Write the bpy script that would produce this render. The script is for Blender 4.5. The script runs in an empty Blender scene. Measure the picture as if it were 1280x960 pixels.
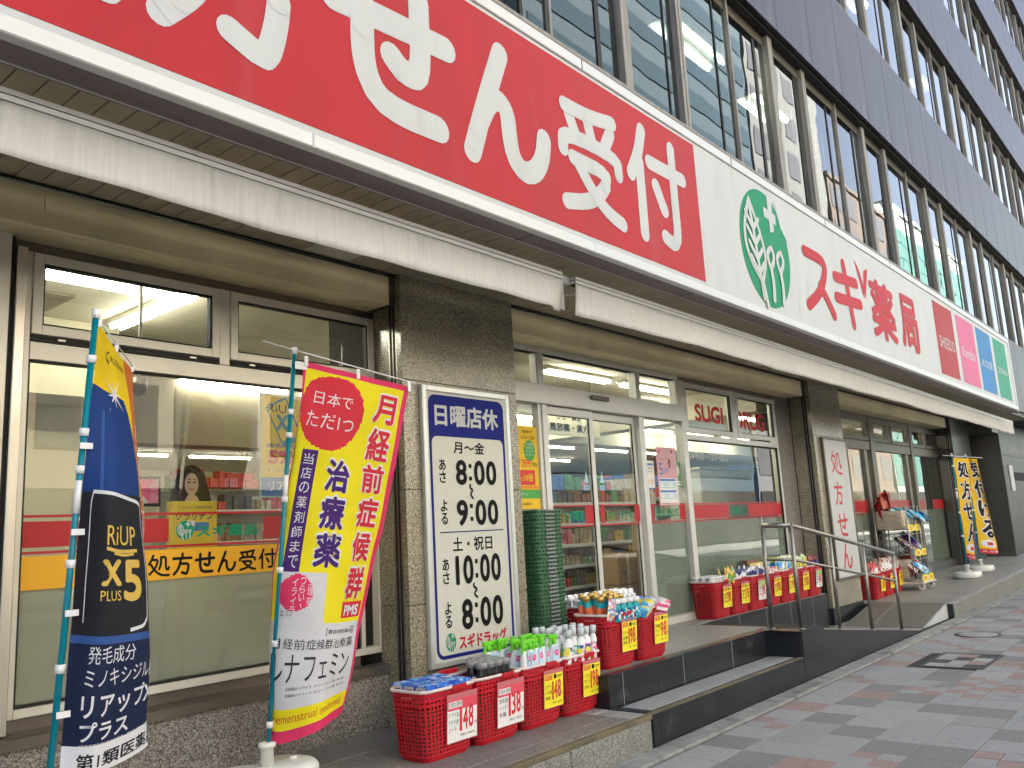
import bpy, bmesh, math, random
from mathutils import Vector, Matrix
R = math.radians
sc = bpy.context.scene
random.seed(7)

# ------------------------------------------------------------------ camera
YAW, PITCH, ROLL = R(50.12276), R(9.9023), R(3.1114)
f_ = Vector((math.sin(YAW)*math.cos(PITCH), math.cos(YAW)*math.cos(PITCH), math.sin(PITCH)))
r0 = Vector((math.cos(YAW), -math.sin(YAW), 0))
d0 = f_.cross(r0)
r_ = math.cos(ROLL)*r0 + math.sin(ROLL)*d0
u_ = math.sin(ROLL)*r0 - math.cos(ROLL)*d0
cd = bpy.data.cameras.new('camera')
cam = bpy.data.objects.new('camera', cd)
sc.collection.objects.link(cam)
m = Matrix.Identity(4)
for i in range(3):
    m[i][0], m[i][1], m[i][2] = r_[i], u_[i], -f_[i]
cam.matrix_world = m
cd.sensor_fit = 'HORIZONTAL'
cd.sensor_width = 36.0
cd.lens = 36.0*1064/1280
cd.clip_start = 0.05
cd.clip_end = 1000
sc.camera = cam

# ------------------------------------------------------------------ sky, sun, exposure
SUN_EL, SUN_AZ = R(47), R(20)          # azimuth measured from +Y (into the building) towards +X
w = bpy.data.worlds.new("World"); sc.world = w; w.use_nodes = True
nt = w.node_tree; nt.nodes.clear()
wo = nt.nodes.new('ShaderNodeOutputWorld'); bg = nt.nodes.new('ShaderNodeBackground')
sk = nt.nodes.new('ShaderNodeTexSky'); sk.sky_type = 'NISHITA'; sk.sun_disc = False
sk.sun_elevation = SUN_EL; sk.sun_rotation = SUN_AZ
sk.air_density = 1.0; sk.dust_density = 3.0; sk.ozone_density = 1.0
bg.inputs['Strength'].default_value = 0.06
hs = nt.nodes.new('ShaderNodeHueSaturation'); hs.inputs['Saturation'].default_value = 0.7
nt.links.new(sk.outputs[0], hs.inputs['Color']); nt.links.new(hs.outputs[0], bg.inputs[0]); nt.links.new(bg.outputs[0], wo.inputs[0])
sl = bpy.data.lights.new('sun', 'SUN'); sl.energy = 5.0; sl.angle = R(0.5); sl.color = (1.0, 0.95, 0.88)
so = bpy.data.objects.new('sun', sl); sc.collection.objects.link(so)
sd = Vector((math.sin(SUN_AZ)*math.cos(SUN_EL), math.cos(SUN_AZ)*math.cos(SUN_EL), math.sin(SUN_EL)))
so.rotation_euler = sd.to_track_quat('Z', 'Y').to_euler(); so.location = (0, 0, 40)
sc.view_settings.view_transform = 'Standard'
sc.view_settings.look = 'None'
sc.view_settings.exposure = 3.1
sc.view_settings.gamma = 1.0
sc.render.engine = 'CYCLES'
sc.cycles.use_denoising = True
sc.cycles.max_bounces = 8
sc.cycles.diffuse_bounces = 4
sc.cycles.glossy_bounces = 4
sc.cycles.transmission_bounces = 6
sc.cycles.transparent_max_bounces = 20
sc.cycles.sample_clamp_indirect = 6
sc.cycles.caustics_reflective = False
sc.cycles.caustics_refractive = False

# ------------------------------------------------------------------ helpers
COL = sc.collection
MATS = {}
def mat(name, base, rough=0.6, metal=0.0, noise=None, bump=None, spec=0.35, stretch=None, coat=0.0, emit=None, trans=0.0, dirt=None):
    """noise=(scale, amount, detail) varies value; bump=(scale, strength); stretch=(x,y,z) scales coordinates."""
    if name in MATS: return MATS[name]
    mt = bpy.data.materials.new(name); mt.use_nodes = True
    n = mt.node_tree.nodes; l = mt.node_tree.links
    b = n['Principled BSDF']
    b.inputs['Base Color'].default_value = (*base, 1)
    b.inputs['Roughness'].default_value = rough
    b.inputs['Metallic'].default_value = metal
    b.inputs['Specular IOR Level'].default_value = spec
    if coat: b.inputs['Coat Weight'].default_value = coat; b.inputs['Coat Roughness'].default_value = 0.05
    if trans: b.inputs['Transmission Weight'].default_value = trans
    if emit:
        b.inputs['Emission Color'].default_value = (*emit[0], 1); b.inputs['Emission Strength'].default_value = emit[1]
    tc = mp = None
    def coords():
        nonlocal tc, mp
        if mp is None:
            world = name.startswith('paver')
            tc = n.new('ShaderNodeNewGeometry' if world else 'ShaderNodeTexCoord'); mp = n.new('ShaderNodeMapping')
            l.new(tc.outputs['Position' if world else 'Object'], mp.inputs[0])
            if stretch: mp.inputs['Scale'].default_value = stretch
        return mp.outputs[0]
    cur = None
    if noise:
        nz = n.new('ShaderNodeTexNoise'); nz.inputs['Scale'].default_value = noise[0]
        nz.inputs['Detail'].default_value = noise[2] if len(noise) > 2 else 4
        l.new(coords(), nz.inputs['Vector'])
        mr = n.new('ShaderNodeMapRange'); mr.inputs[1].default_value = 0.3; mr.inputs[2].default_value = 0.7
        mr.inputs[3].default_value = 1-noise[1]; mr.inputs[4].default_value = 1+noise[1]
        l.new(nz.outputs[0], mr.inputs[0])
        mx = n.new('ShaderNodeVectorMath'); mx.operation = 'SCALE'; mx.inputs[0].default_value = base
        l.new(mr.outputs[0], mx.inputs['Scale'])
        cur = mx.outputs[0]
        rr = n.new('ShaderNodeMapRange'); rr.inputs[3].default_value = max(0, rough-0.08); rr.inputs[4].default_value = min(1, rough+0.08)
        l.new(nz.outputs[0], rr.inputs[0]); l.new(rr.outputs[0], b.inputs['Roughness'])
    if dirt:   # (scale, colour, threshold)
        nz = n.new('ShaderNodeTexNoise'); nz.inputs['Scale'].default_value = dirt[0]; nz.inputs['Detail'].default_value = 8
        l.new(coords(), nz.inputs['Vector'])
        mr = n.new('ShaderNodeMapRange'); mr.inputs[1].default_value = dirt[2]; mr.inputs[2].default_value = dirt[2]+0.2
        l.new(nz.outputs[0], mr.inputs[0])
        mx = n.new('ShaderNodeMix'); mx.data_type = 'RGBA'
        if cur: l.new(cur, mx.inputs[6])
        else: mx.inputs[6].default_value = (*base, 1)
        mx.inputs[7].default_value = (*dirt[1], 1)
        l.new(mr.outputs[0], mx.inputs[0]); cur = mx.outputs[2]
    if cur: l.new(cur, b.inputs['Base Color'])
    if bump:
        nz = n.new('ShaderNodeTexNoise'); nz.inputs['Scale'].default_value = bump[0]; nz.inputs['Detail'].default_value = 3
        l.new(coords(), nz.inputs['Vector'])
        bp = n.new('ShaderNodeBump'); bp.inputs['Strength'].default_value = bump[1]; bp.inputs['Distance'].default_value = 0.01
        l.new(nz.outputs[0], bp.inputs['Height']); l.new(bp.outputs[0], b.inputs['Normal'])
    MATS[name] = mt
    return mt

def printmat(name, cols, scale=28, rough=.3, seed=0):
    """packaging print: patches of several flat colours"""
    mt = bpy.data.materials.new(name); mt.use_nodes = True
    n = mt.node_tree.nodes; l = mt.node_tree.links; b = n['Principled BSDF']; b.inputs['Roughness'].default_value = rough
    tc = n.new('ShaderNodeTexCoord'); oi = n.new('ShaderNodeObjectInfo'); ad = n.new('ShaderNodeVectorMath'); ad.operation = 'ADD'
    l.new(tc.outputs['Object'], ad.inputs[0])
    sc_ = n.new('ShaderNodeVectorMath'); sc_.operation = 'SCALE'; sc_.inputs[0].default_value = (1, 1, 1); l.new(oi.outputs['Random'], sc_.inputs['Scale']); l.new(sc_.outputs[0], ad.inputs[1])
    v = n.new('ShaderNodeTexVoronoi'); v.inputs['Scale'].default_value = scale; v.distance = 'CHEBYCHEV'; l.new(ad.outputs[0], v.inputs['Vector'])
    sp = n.new('ShaderNodeSeparateColor'); l.new(v.outputs['Color'], sp.inputs[0])
    cr = n.new('ShaderNodeValToRGB'); cr.color_ramp.interpolation = 'CONSTANT'; e = cr.color_ramp.elements
    e[0].color = (*cols[0], 1); e[1].position = 1/len(cols); e[1].color = (*cols[1], 1)
    for i in range(2, len(cols)): x = e.new(i/len(cols)); x.color = (*cols[i], 1)
    l.new(sp.outputs[0], cr.inputs[0]); l.new(cr.outputs[0], b.inputs['Base Color'])
    return mt

def granite(name, dark, mid, light, rough=0.4, scale=160, spec=0.5):
    mt = bpy.data.materials.new(name); mt.use_nodes = True
    n = mt.node_tree.nodes; l = mt.node_tree.links; b = n['Principled BSDF']
    tc = n.new('ShaderNodeTexCoord')
    v = n.new('ShaderNodeTexVoronoi'); v.inputs['Scale'].default_value = scale
    l.new(tc.outputs['Object'], v.inputs['Vector'])
    sp = n.new('ShaderNodeSeparateColor'); l.new(v.outputs['Color'], sp.inputs[0])
    cr = n.new('ShaderNodeValToRGB'); e = cr.color_ramp.elements
    e[0].position = 0.0; e[0].color = (*dark, 1); e[1].position = 1.0; e[1].color = (*light, 1)
    x = cr.color_ramp.elements.new(0.3); x.color = (*dark, 1)
    x = cr.color_ramp.elements.new(0.42); x.color = (*mid, 1)
    x = cr.color_ramp.elements.new(0.78); x.color = (*mid, 1)
    l.new(sp.outputs[0], cr.inputs[0])
    nz = n.new('ShaderNodeTexNoise'); nz.inputs['Scale'].default_value = 1.7; nz.inputs['Detail'].default_value = 6
    l.new(tc.outputs['Object'], nz.inputs['Vector'])
    mr = n.new('ShaderNodeMapRange'); mr.inputs[1].default_value = .3; mr.inputs[2].default_value = .7; mr.inputs[3].default_value = .78; mr.inputs[4].default_value = 1.12
    l.new(nz.outputs[0], mr.inputs[0])
    mx = n.new('ShaderNodeVectorMath'); mx.operation = 'SCALE'
    l.new(cr.outputs[0], mx.inputs[0]); l.new(mr.outputs[0], mx.inputs['Scale'])
    l.new(mx.outputs[0], b.inputs['Base Color'])
    b.inputs['Roughness'].default_value = rough; b.inputs['Specular IOR Level'].default_value = spec
    return mt

def glass_mat(name, tint=(1, 1, 1), ior=1.5, rough=0.0):
    mt = bpy.data.materials.new(name); mt.use_nodes = True
    n = mt.node_tree.nodes; l = mt.node_tree.links; n.clear()
    o = n.new('ShaderNodeOutputMaterial'); mx = n.new('ShaderNodeMixShader')
    t = n.new('ShaderNodeBsdfTransparent'); t.inputs[0].default_value = (*tint, 1)
    g = n.new('ShaderNodeBsdfGlossy'); g.inputs['Roughness'].default_value = rough
    fr = n.new('ShaderNodeFresnel'); fr.inputs[0].default_value = ior
    tc = n.new('ShaderNodeTexCoord'); nz = n.new('ShaderNodeTexNoise'); nz.inputs['Scale'].default_value = 0.9
    l.new(tc.outputs['Object'], nz.inputs['Vector'])
    bp = n.new('ShaderNodeBump'); bp.inputs['Strength'].default_value = 0.12; bp.inputs['Distance'].default_value = 0.012
    l.new(nz.outputs[0], bp.inputs['Height']); l.new(bp.outputs[0], g.inputs['Normal'])
    ge = n.new('ShaderNodeNewGeometry'); iv = n.new('ShaderNodeMath'); iv.operation = 'SUBTRACT'; iv.inputs[0].default_value = 1
    l.new(ge.outputs['Backfacing'], iv.inputs[1])
    mu = n.new('ShaderNodeMath'); mu.operation = 'MULTIPLY'; l.new(fr.outputs[0], mu.inputs[0]); l.new(iv.outputs[0], mu.inputs[1])
    m3 = n.new('ShaderNodeMath'); m3.operation = 'MULTIPLY'; m3.use_clamp = True; m3.inputs[1].default_value = 1.6; l.new(mu.outputs[0], m3.inputs[0])
    l.new(m3.outputs[0], mx.inputs[0]); l.new(t.outputs[0], mx.inputs[1]); l.new(g.outputs[0], mx.inputs[2])
    l.new(mx.outputs[0], o.inputs[0])
    return mt

def film_mat(name, col, alpha=0.9):
    mt = bpy.data.materials.new(name); mt.use_nodes = True
    n = mt.node_tree.nodes; l = mt.node_tree.links; n.clear()
    o = n.new('ShaderNodeOutputMaterial'); mx = n.new('ShaderNodeMixShader'); m2 = n.new('ShaderNodeMixShader')
    t = n.new('ShaderNodeBsdfTransparent'); d = n.new('ShaderNodeBsdfDiffuse'); tr = n.new('ShaderNodeBsdfTranslucent')
    tc = n.new('ShaderNodeTexCoord'); nz = n.new('ShaderNodeTexNoise'); nz.inputs['Scale'].default_value = 1.1; nz.inputs['Detail'].default_value = 5
    l.new(tc.outputs['Object'], nz.inputs['Vector'])
    mr = n.new('ShaderNodeMapRange'); mr.inputs[1].default_value = .3; mr.inputs[2].default_value = .7; mr.inputs[3].default_value = .82; mr.inputs[4].default_value = 1.1
    l.new(nz.outputs[0], mr.inputs[0])
    vm = n.new('ShaderNodeVectorMath'); vm.operation = 'SCALE'; vm.inputs[0].default_value = col; l.new(mr.outputs[0], vm.inputs['Scale'])
    l.new(vm.outputs[0], d.inputs[0]); l.new(vm.outputs[0], tr.inputs[0])
    m2.inputs[0].default_value = 0.4; l.new(d.outputs[0], m2.inputs[1]); l.new(tr.outputs[0], m2.inputs[2])
    mx.inputs[0].default_value = alpha; l.new(t.outputs[0], mx.inputs[1]); l.new(m2.outputs[0], mx.inputs[2])
    l.new(mx.outputs[0], o.inputs[0])
    return mt

def emit_mat(name, col, s):
    mt = bpy.data.materials.new(name); mt.use_nodes = True
    n = mt.node_tree.nodes; l = mt.node_tree.links; n.clear()
    o = n.new('ShaderNodeOutputMaterial'); e = n.new('ShaderNodeEmission')
    e.inputs[0].default_value = (*col, 1); e.inputs[1].default_value = s
    l.new(e.outputs[0], o.inputs[0])
    return mt

class MB:
    def __init__(s): s.v = []; s.f = []; s.m = []; s.smooth = set()
    def add(s, vs, fs, mi=0, smooth=False):
        o = len(s.v); s.v += [tuple(p) for p in vs]
        for q in fs:
            if smooth: s.smooth.add(len(s.f))
            s.f.append(tuple(i+o for i in q)); s.m.append(mi)
        return s
    def box(s, x0, x1, y0, y1, z0, z1, mi=0):
        if x0 > x1: x0, x1 = x1, x0
        if y0 > y1: y0, y1 = y1, y0
        if z0 > z1: z0, z1 = z1, z0
        v = [(x, y, z) for z in (z0, z1) for y in (y0, y1) for x in (x0, x1)]
        return s.add(v, [(0, 2, 3, 1), (4, 5, 7, 6), (0, 1, 5, 4), (2, 6, 7, 3), (0, 4, 6, 2), (1, 3, 7, 5)], mi)
    def bbox(s, x0, x1, y0, y1, z0, z1, b=0.004, mi=0):
        """box with chamfered edges seen from the front (-Y), top and sides"""
        def ring(d, y): return [(x0+d, y, z0+d), (x1-d, y, z0+d), (x1-d, y, z1-d), (x0+d, y, z1-d)]
        r1, r2, r3, r4 = ring(b, y0), ring(0, y0+b), ring(0, y1-b), ring(b, y1)
        v = r1+r2+r3+r4; fs = [(0, 1, 2, 3), (15, 14, 13, 12)]
        for k in range(3):
            for i in range(4):
                j = (i+1) % 4; a = 4*k
                fs.append((a+i, a+4+i, a+4+j, a+j))
        return s.add(v, fs, mi)
    def quad(s, a, b, c, d, mi=0): return s.add([a, b, c, d], [(0, 1, 2, 3)], mi)
    def prism(s, poly, y0, y1, mi=0, plane='xz'):
        n = len(poly)
        if plane == 'xz': P = lambda p, y: (p[0], y, p[1])
        elif plane == 'xy': P = lambda p, y: (p[0], p[1], y)
        else: P = lambda p, y: (y, p[0], p[1])
        v = [P(p, y0) for p in poly]+[P(p, y1) for p in poly]
        fs = [tuple(range(n)), tuple(range(2*n-1, n-1, -1))]+[(i, (i+1) % n+0, (i+1) % n+n, i+n) for i in range(n)]
        return s.add(v, fs, mi)
    def tube(s, pts, r, n=8, mi=0, caps=True):
        pts = [Vector(p) for p in pts]; rs = r if isinstance(r, (list, tuple)) else [r]*len(pts)
        vs = []; up0 = None
        for i, p in enumerate(pts):
            t = (pts[min(i+1, len(pts)-1)]-pts[max(i-1, 0)]).normalized()
            if up0 is None or abs(t.dot(up0)) > .95:
                up0 = Vector((0, 0, 1)) if abs(t.z) < .9 else Vector((1, 0, 0))
            a = t.cross(up0).normalized(); b_ = t.cross(a).normalized()
            up0 = -b_ if False else up0
            for k in range(n):
                an = 2*math.pi*k/n
                vs.append(p+a*math.cos(an)*rs[i]+b_*math.sin(an)*rs[i])
        fs = [(i*n+k, i*n+(k+1) % n, (i+1)*n+(k+1) % n, (i+1)*n+k) for i in range(len(pts)-1) for k in range(n)]
        s.add(vs, fs, mi, True)
        if caps:
            o = len(s.v)-len(vs)
            s.f.append(tuple(o+k for k in range(n-1, -1, -1))); s.m.append(mi)
            s.f.append(tuple(o+(len(pts)-1)*n+k for k in range(n))); s.m.append(mi)
        return s
    def lathe(s, prof, c=(0, 0, 0), n=12, mi=0, sx=1, sy=1, cap=True, tilt=None):
        vs = []
        for r, z in prof:
            for k in range(n):
                a = 2*math.pi*k/n; vs.append(Vector((r*math.cos(a)*sx, r*math.sin(a)*sy, z)))
        if tilt is not None: vs = [tilt @ v for v in vs]
        vs = [(v.x+c[0], v.y+c[1], v.z+c[2]) for v in vs]
        fs = [(i*n+k, i*n+(k+1) % n, (i+1)*n+(k+1) % n, (i+1)*n+k) for i in range(len(prof)-1) for k in range(n)]
        s.add(vs, fs, mi, True)
        if cap:
            o = len(s.v)-len(vs)
            s.f.append(tuple(o+k for k in range(n-1, -1, -1))); s.m.append(mi)
            s.f.append(tuple(o+(len(prof)-1)*n+k for k in range(n))); s.m.append(mi)
        return s

def origin(o):
    v = Vector((0, 0, 0))
    while o is not None: v += o.location; o = o.parent
    return v
def obj(name, mb, mats, parent=None, local=False, loc=None, label=None):
    me = bpy.data.meshes.new(name)
    off = Vector((0, 0, 0))
    if not local:
        if parent is not None: off = origin(parent)
        elif loc is not None: off = Vector(loc)
    me.from_pydata([(a-off.x, b-off.y, c-off.z) for a, b, c in mb.v] if off.length else mb.v, [], mb.f)
    if not isinstance(mats, (list, tuple)): mats = [mats]
    for x in mats: me.materials.append(x)
    if len(mats) > 1: me.polygons.foreach_set('material_index', mb.m)
    if mb.smooth:
        me.polygons.foreach_set('use_smooth', [i in mb.smooth for i in range(len(mb.f))])
        if len(mb.smooth) < len(mb.f): pass
    me.update()
    o = bpy.data.objects.new(name, me); COL.objects.link(o)
    o.parent = parent
    if parent is None and loc is not None: o.location = loc
    if label: o['label'] = label
    return o
def tag(o, label, cat, group=None):
    o['label'] = label; o['category'] = cat
    if group: o['group'] = group
    return o
def thing(name, label, cat, loc=(0, 0, 0), rz=0, group=None):
    o = bpy.data.objects.new(name, None); COL.objects.link(o); o.location = loc; o.rotation_euler = (0, 0, rz)
    o.empty_display_size = 0.1
    return tag(o, label, cat, group)
def struct(o, kind='structure'): o['kind'] = kind; return o
def share(src, name, parent, loc, rot=None, mats=None):
    o = bpy.data.objects.new(name, src.data if hasattr(src, 'data') else src); COL.objects.link(o)
    o.parent = parent; o.location = loc
    if rot: o.rotation_euler = rot
    if mats:
        o.material_slots[0].link = 'OBJECT'; o.material_slots[0].material = mats
    return o
def dup(root, loc=None, rz=None, label=None, group=None, scale=None):
    kids = {}
    for o in root.children: kids[o] = list(o.children)
    r = root.copy(); COL.objects.link(r)
    if loc is not None: r.location = loc
    if rz is not None: r.rotation_euler = rz if isinstance(rz, tuple) else (0, 0, rz)
    if scale is not None: r.scale = scale if isinstance(scale, tuple) else (scale,)*3
    if label: r['label'] = label
    if group: r['group'] = group
    for ch, gs in kids.items():
        c = ch.copy(); COL.objects.link(c); c.parent = r
        for g in gs:
            d = g.copy(); COL.objects.link(d); d.parent = c
    return r

# ------------------------------------------------------------------ lettering
TXC = {}
TCOL = bpy.data.collections.new('tmp'); sc.collection.children.link(TCOL)
def glyphs(s, bold=0.0, res=2):
    k = (s, bold, res)
    if k in TXC: return TXC[k]
    cu = bpy.data.curves.new('t', 'FONT'); cu.body = s; cu.size = 1; cu.offset = bold; cu.resolution_u = res; cu.fill_mode = 'BOTH'
    o = bpy.data.objects.new('t', cu); TCOL.objects.link(o)
    dg = bpy.context.evaluated_depsgraph_get(); dg.update() if False else None
    bpy.context.view_layer.update()
    oe = o.evaluated_get(bpy.context.evaluated_depsgraph_get())
    me = oe.to_mesh()
    v = [(p.co.x, p.co.y) for p in me.vertices]; f = [tuple(p.vertices) for p in me.polygons]
    oe.to_mesh_clear()
    bpy.data.objects.remove(o); bpy.data.curves.remove(cu)
    if v:
        x0 = min(p[0] for p in v); x1 = max(p[0] for p in v); y0 = min(p[1] for p in v); y1 = max(p[1] for p in v)
    else: x0 = y0 = 0; x1 = y1 = 1
    TXC[k] = (v, f, (x0, x1, y0, y1))
    return TXC[k]
def txt(mb, s, rect, P, bold=0.0, mi=0, res=2, keep=False, rot90=False, shear=0.0):
    """write s into rect=(a0,a1,b0,b1) of plane function P(a,b)"""
    v, f, (x0, x1, y0, y1) = glyphs(s, 0, res)
    if not v: return
    a0, a1, b0, b1 = rect
    if rot90:
        v = [(-(y), x) for x, y in v]; x0, x1, y0, y1 = -y1, -y0, x0, x1
        v = [(-p[0]+x0+x1, p[1]) for p in v]; v = [(p[0], y0+y1-p[1]) for p in v]
    w_, h_ = max(x1-x0, 1e-6), max(y1-y0, 1e-6)
    sx, sy = (a1-a0)/w_, (b1-b0)/h_
    if keep:
        q = min(abs(sx), abs(sy)); 
        ca, cb = (a0+a1)/2, (b0+b1)/2
        sx, sy = math.copysign(q, sx), math.copysign(q, sy)
        a0 = ca-sx*w_/2; b0 = cb-sy*h_/2
    if bold < .016:
        mb.add([P(a0+(x-x0)*sx+shear*(y-y0)*sy, b0+(y-y0)*sy) for x, y in v], f, mi); return
    # heavier weight: the same outline laid down several times round a small circle
    n = 8 if bold > .028 else 5
    sx *= w_/(w_+2*bold); sy *= h_/(h_+2*bold)
    q = max(5e-5, min(abs(sy)*.0012, 3e-4))
    for k in range(n+1):
        an = 2*math.pi*k/n; ox = bold*math.cos(an) if k < n else 0; oy = bold*math.sin(an) if k < n else 0
        mb.add([P(a0+(x-x0+bold+ox)*sx, b0+(y-y0+bold+oy)*sy, k*q) for x, y in v], f, mi)
def vtxt(mb, s, ac, w_, b_top, pitch, P, bold=0.0, mi=0, h=None, res=2):
    """column of characters, centred on ac, cell pitch"""
    for i, ch in enumerate(s):
        if ch == ' ': continue
        h_ = (h or pitch*.88)
        bt = b_top-i*pitch-(pitch-h_)/2
        if ch in 'ー〜': txt(mb, ch, (ac-w_*.12, ac+w_*.12, bt-h_*.9, bt-h_*.1), P, bold, mi, res, rot90=True)
        elif ch in '・、っょゃゅ': txt(mb, ch, (ac-w_*.22, ac+w_*.3, bt-h_*.8, bt-h_*.2), P, bold, mi, res, keep=True)
        else: txt(mb, ch, (ac-w_/2, ac+w_/2, bt-h_, bt), P, bold, mi, res)

def smooth_pts(pts, it=2):
    for _ in range(it):
        q = [pts[0]]
        for a, b in zip(pts[:-1], pts[1:]):
            q.append((a[0]*.75+b[0]*.25, a[1]*.75+b[1]*.25)); q.append((a[0]*.25+b[0]*.75, a[1]*.25+b[1]*.75))
        q.append(pts[-1]); pts = q
    return pts
LAY = [0, 0]
def stroke(mb, pts, r, P, mi=0, sm=True, caps=True, step=0.00012):
    """rounded marker stroke on plane P(a,b,n) ; n = lift"""
    if sm and len(pts) > 2: pts = smooth_pts(pts)
    eps = 1.2e-4 if r > .03 else 6e-5 if r > .012 else 2e-5
    LAY[1] = (LAY[1]+1) % 5; o = LAY[1]*eps*.2; LAY[0] = 0
    if sm and len(pts) > 3:      # even spacing, about half a radius apart
        q = [pts[0]]; acc = 0
        for p in pts[1:-1]:
            if math.hypot(p[0]-q[-1][0], p[1]-q[-1][1]) > r*.55: q.append(p)
        q.append(pts[-1]); pts = q
    n = len(pts)
    for i in range(n-1):
        (x0, y0), (x1, y1) = pts[i], pts[i+1]; dx, dy = x1-x0, y1-y0; q = math.hypot(dx, dy) or 1; nx, ny = -dy/q*r, dx/q*r; LAY[0] = (LAY[0]+1) % 25; l = o+LAY[0]*eps
        mb.add([P(x0-nx, y0-ny, l), P(x1-nx, y1-ny, l), P(x1+nx, y1+ny, l), P(x0+nx, y0+ny, l)], [(0, 1, 2, 3)], mi)
    kk = 14 if r > .02 else 8
    for i, (x, y) in enumerate(pts):
        if not caps and i in (0, n-1): continue
        LAY[0] = (LAY[0]+1) % 25; l = o+LAY[0]*eps
        mb.add([P(x+r*math.cos(2*math.pi*k/kk), y+r*math.sin(2*math.pi*k/kk), l) for k in range(kk)], [tuple(range(kk))], mi)
# rounded-gothic characters drawn as strokes in a 100x100 cell (y down)
RG = {
 '処': (5.5, [[(24, 5), (16, 26), (5, 42)], [(20, 24), (45, 24), (42, 42), (32, 62), (8, 86)], [(14, 44), (28, 66), (50, 86), (72, 93), (97, 93)],
       [(60, 14), (60, 42), (52, 66)], [(60, 14), (82, 14), (82, 40), (84, 68), (95, 70), (96, 58)]]),
 '方': (6.5, [[(50, 4), (50, 20)], [(7, 24), (93, 24)], [(42, 26), (38, 50), (28, 74), (10, 93)], [(38, 48), (80, 48), (78, 70), (72, 92), (66, 93), (48, 86)]]),
 'せ': (7.2, [[(5, 36), (40, 33), (95, 30)], [(26, 10), (26, 40), (26, 68), (34, 86), (52, 91), (86, 90)], [(72, 6), (72, 30), (72, 50), (68, 62), (56, 62), (48, 55)]]),
 'ん': (7.0, [[(44, 7), (32, 34), (20, 62), (8, 93)], [(20, 64), (30, 47), (42, 44), (50, 52), (50, 70), (54, 86), (66, 93), (80, 88), (90, 74), (93, 58)]]),
 '受': (5.8, [[(86, 7), (50, 13), (14, 14)], [(20, 20), (27, 33)], [(47, 18), (51, 31)], [(82, 17), (72, 32)], [(9, 52), (10, 37), (90, 37), (91, 52)],
       [(22, 56), (76, 56), (64, 74), (42, 88), (10, 95)], [(28, 58), (46, 76), (68, 90), (92, 95)]]),
 '付': (6.0, [[(28, 6), (20, 28), (6, 48)], [(21, 34), (21, 94)], [(38, 30), (96, 30)], [(78, 7), (78, 60), (78, 86), (70, 93), (56, 89)], [(46, 48), (58, 66)]]),
 'ス': (8.5, [[(12, 12), (80, 12), (72, 38), (48, 68), (8, 92)], [(54, 56), (74, 72), (92, 92)]]),
 'ギ': (8.0, [[(6, 34), (80, 28)], [(4, 64), (88, 58)], [(40, 8), (54, 94)]]),
}
def rg(mb, ch, rect, P, mi=0, k=1.0, step=0.00012):
    r, ss = RG[ch]; a0, a1, b0, b1 = rect
    sx, sy = (a1-a0)/100, (b1-b0)/100
    # strokes keep one radius: draw in cell units scaled by sx, sy
    for s in ss:
        pts = [(a0+x*sx, b1-y*sy) for x, y in s]
        stroke(mb, pts, r*k*min(sx, sy), P, mi, step=step)
# ------------------------------------------------------------------ materials
M = {}
M['joint'] = mat('joint_dark', (.035, .033, .03), .9)
M['tile_light'] = mat('paver_light', (0.29, 0.288, 0.285), .75, noise=(60, .16, 6), bump=(220, .25), dirt=(3, (.2, .2, .19), .6))
M['tile_mid'] = mat('paver_mid', (0.25, 0.248, 0.245), .75, noise=(60, .16, 6), bump=(220, .25), dirt=(3, (.18, .18, .17), .6))
M['tile_dark'] = mat('paver_dark', (0.185, 0.184, 0.182), .75, noise=(70, .16, 6), bump=(220, .25), dirt=(3, (.12, .12, .115), .6))
M['tile_pink'] = mat('paver_pink', (0.27, 0.195, 0.18), .75, noise=(60, .16, 6), bump=(220, .25), dirt=(3, (.2, .15, .14), .6))
M['tile_blue'] = mat('paver_bluegrey', (0.265, 0.27, 0.272), .75, noise=(60, .14, 6), bump=(220, .25), dirt=(3, (.13, .13, .13), .6))
M['concrete'] = mat('old_concrete', (.27, .265, .245), .85, noise=(9, .22, 8), bump=(60, .5), dirt=(6, (.12, .115, .1), .52))
M['asphalt'] = mat('asphalt', (.05, .05, .052), .9, noise=(80, .3, 6), bump=(200, .4))
M['white_line'] = mat('road_paint', (.7, .7, .68), .7, noise=(20, .1))
M['slab'] = granite('granite_slab', (.10, .095, .09), (.2, .19, .18), (.36, .35, .33), .55, 190)
M['curb'] = granite('granite_curb', (.11, .11, .1), (.23, .225, .2), (.36, .35, .32), .7, 160)
M['terrazzo'] = granite('terrazzo', (.21, .2, .185), (.3, .29, .265), (.42, .4, .37), .5, 260)
M['tread'] = granite('tread_granite', (.2, .2, .2), (.36, .36, .36), (.5, .5, .49), .5, 200)
M['gran'] = granite('granite_pillar', (.11, .10, .07), (.35, .315, .23), (.6, .55, .42), .22, 210, .6)
M['gran_base'] = granite('granite_base', (.075, .068, .06), (.235, .215, .195), (.46, .43, .38), .5, 170)
M['gran_dark'] = granite('granite_dark', (.04, .04, .038), (.085, .083, .078), (.15, .148, .14), .28, 200)
M['gran_grey'] = granite('granite_grey_polished', (.03, .03, .03), (.055, .055, .054), (.1, .1, .097), .4, 200, .2)
M['black'] = mat('black_polished_tile', (.018, .02, .023), .22, noise=(4, .25), dirt=(5, (.05, .052, .055), .6))
M['grout'] = mat('pale_grout', (.4, .4, .38), .8)
M['nosing'] = mat('worn_yellow_nosing', (.15, .125, .07), .7, noise=(5, .2), dirt=(4, (.09, .08, .065), .5))
M['plate'] = mat('ramp_steel_plate', (.2, .19, .165), .55, .3, noise=(4, .12), bump=(140, .15))
M['plate_dk'] = mat('cover_iron', (.075, .073, .07), .6, .4, noise=(40, .2))
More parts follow.
